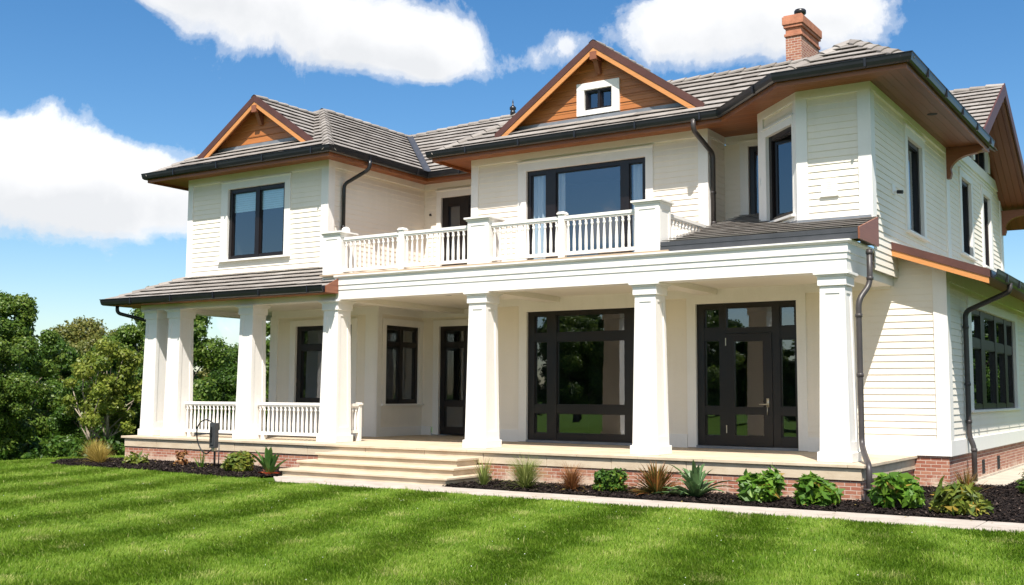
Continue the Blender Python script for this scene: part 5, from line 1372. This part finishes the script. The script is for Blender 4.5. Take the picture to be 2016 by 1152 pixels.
# ------------------------------------------------------------------ more trees: filling the group, and those mirrored in the glass
more = [(T1, 60.6, 33, .66, 'leaf_dark', 'dark green tree cut by the left edge of the photo'),
        (T2, 56.0, 40, .62, 'leaf_dark', 'lower dark green tree right of the tall far left tree'),
        (T3, 55.0, 52, .98, 'leaf_olive', 'olive crowned tree standing behind the middle of the left group'),
        (T2, 50.9, 43, .92, 'leaf_mid', 'bright green tree directly left of the corner columns'),
        (T1, 50.4, 52, .86, 'leaf_dark', 'tall dark tree just behind the corner columns'),
        (T3, 58.7, 29, .46, 'leaf_mid', 'low green tree at the foot of the tall far left tree'),
        (T2, 53.6, 33, .46, 'leaf_dark', 'low dark tree right behind the small yellow-green tree'),
        (T3, 51.4, 31, .42, 'leaf_dark', 'low dark tree beside the foot of the corner columns'),
        (T1, 48.6, 50, .52, 'leaf_olive', 'olive tree seen between the paired columns and the railing'),
        (T2, 45.2, 44, .46, 'leaf_mid', 'low tree just above the left porch railing'),
        (T1, 44.0, 36, .72, 'leaf_mid', 'tree seen in the gap beside the far porch post'),
        (T2, 43.2, 47, .62, 'leaf_dark', 'dark tree behind the far porch post')]
for t_, k_ in ((T1, .68), (T2, .76), (T3, .68)): t_.scale = (k_, k_, k_)
for i, (src, a, d, s, m_, lab) in enumerate(more): copy_tree(src, at(a, d), i * 1.37, s, lab, GT, m_)
mir = []
for row, (n_, ox, oy, s0) in enumerate(((16, 0, 0, .92), (14, -3.5, -4.0, 1.08))):
    for k in range(n_):
        f_ = (k + .3 * row) / (n_ - 1); rr = random.Random(k * 7 + row)
        mir.append((-51 + 41 * f_ + ox + rr.uniform(-.6, .6), 5 - 31 * f_ + oy + rr.uniform(-.8, .8), s0 * rr.uniform(.82, 1.08)))
mir += [(5.5, 46, .9), (1.5, 52, 1.0), (9.5, 50, 1.0), (3.0, 40, .7), (-1.0, 60, 1.0)]
for i, (x, y, s) in enumerate(mir):
    copy_tree((T1, T2, T3)[i % 3], (x, y, gz(x, y) if x < 0 and y > -5 else G), i * 2.1, s, 'green tree across the lawn in front of the house, mirrored in the window glass', 'trees mirrored in the windows', ('leaf_mid', 'leaf_dark')[i % 2])

# ------------------------------------------------------------------ rough edge of the lawn and litter in the beds
rg = np.random.default_rng(311); cc = []; rr_ = []
for k in range(90):
    a = rg.uniform(48.5, 62); d = rg.uniform(28.0, 34.0); x, y, z = at(a, d); r0 = rg.uniform(.15, .42); cc.append((x, y, z + r0 * rg.uniform(.2, .9))); rr_.append(r0)
Q, t = leaf_cloud(rg, np.array(cc), np.array(rr_), 20000, .065, flat=.9, aspect=2.0, shell=.3)
tag(npmesh('undergrowth', Q, 4, t, M['leaf_dark']), 'untidy low undergrowth along the edge of the lawn below the trees', 'undergrowth', kind='stuff')
q = []; tt = []
for (x0, x1, y0, y1, n_) in ((-10.6, -1.6, 14.5, 15.9, 46), (-20.0, -14.8, 14.2, 15.8, 26), (-10.5, -2, 13.6, 14.4, 10), (-14.0, -11, 13.7, 14.4, 5)):
    for k in range(n_):
        x, y = rg.uniform(x0, x1), rg.uniform(y0, y1); z = (BZ + .045) if y > 14.46 else -.088; a = rg.uniform(0, 6.28); L = rg.uniform(.018, .036); c_, s_ = math.cos(a), math.sin(a)
        q += [(x - c_ * L, y - s_ * L, z), (x + s_ * L * .45, y - c_ * L * .45, z + rg.uniform(0, .012)), (x + c_ * L, y + s_ * L, z + .006), (x - s_ * L * .45, y + c_ * L * .45, z + rg.uniform(0, .012))]; tt.append(rg.random())
tag(npmesh('fallen_leaves', q, 4, tt, M['blade_gold']), 'few dry fallen leaves lying on the mulch and the path', 'leaves', kind='stuff')
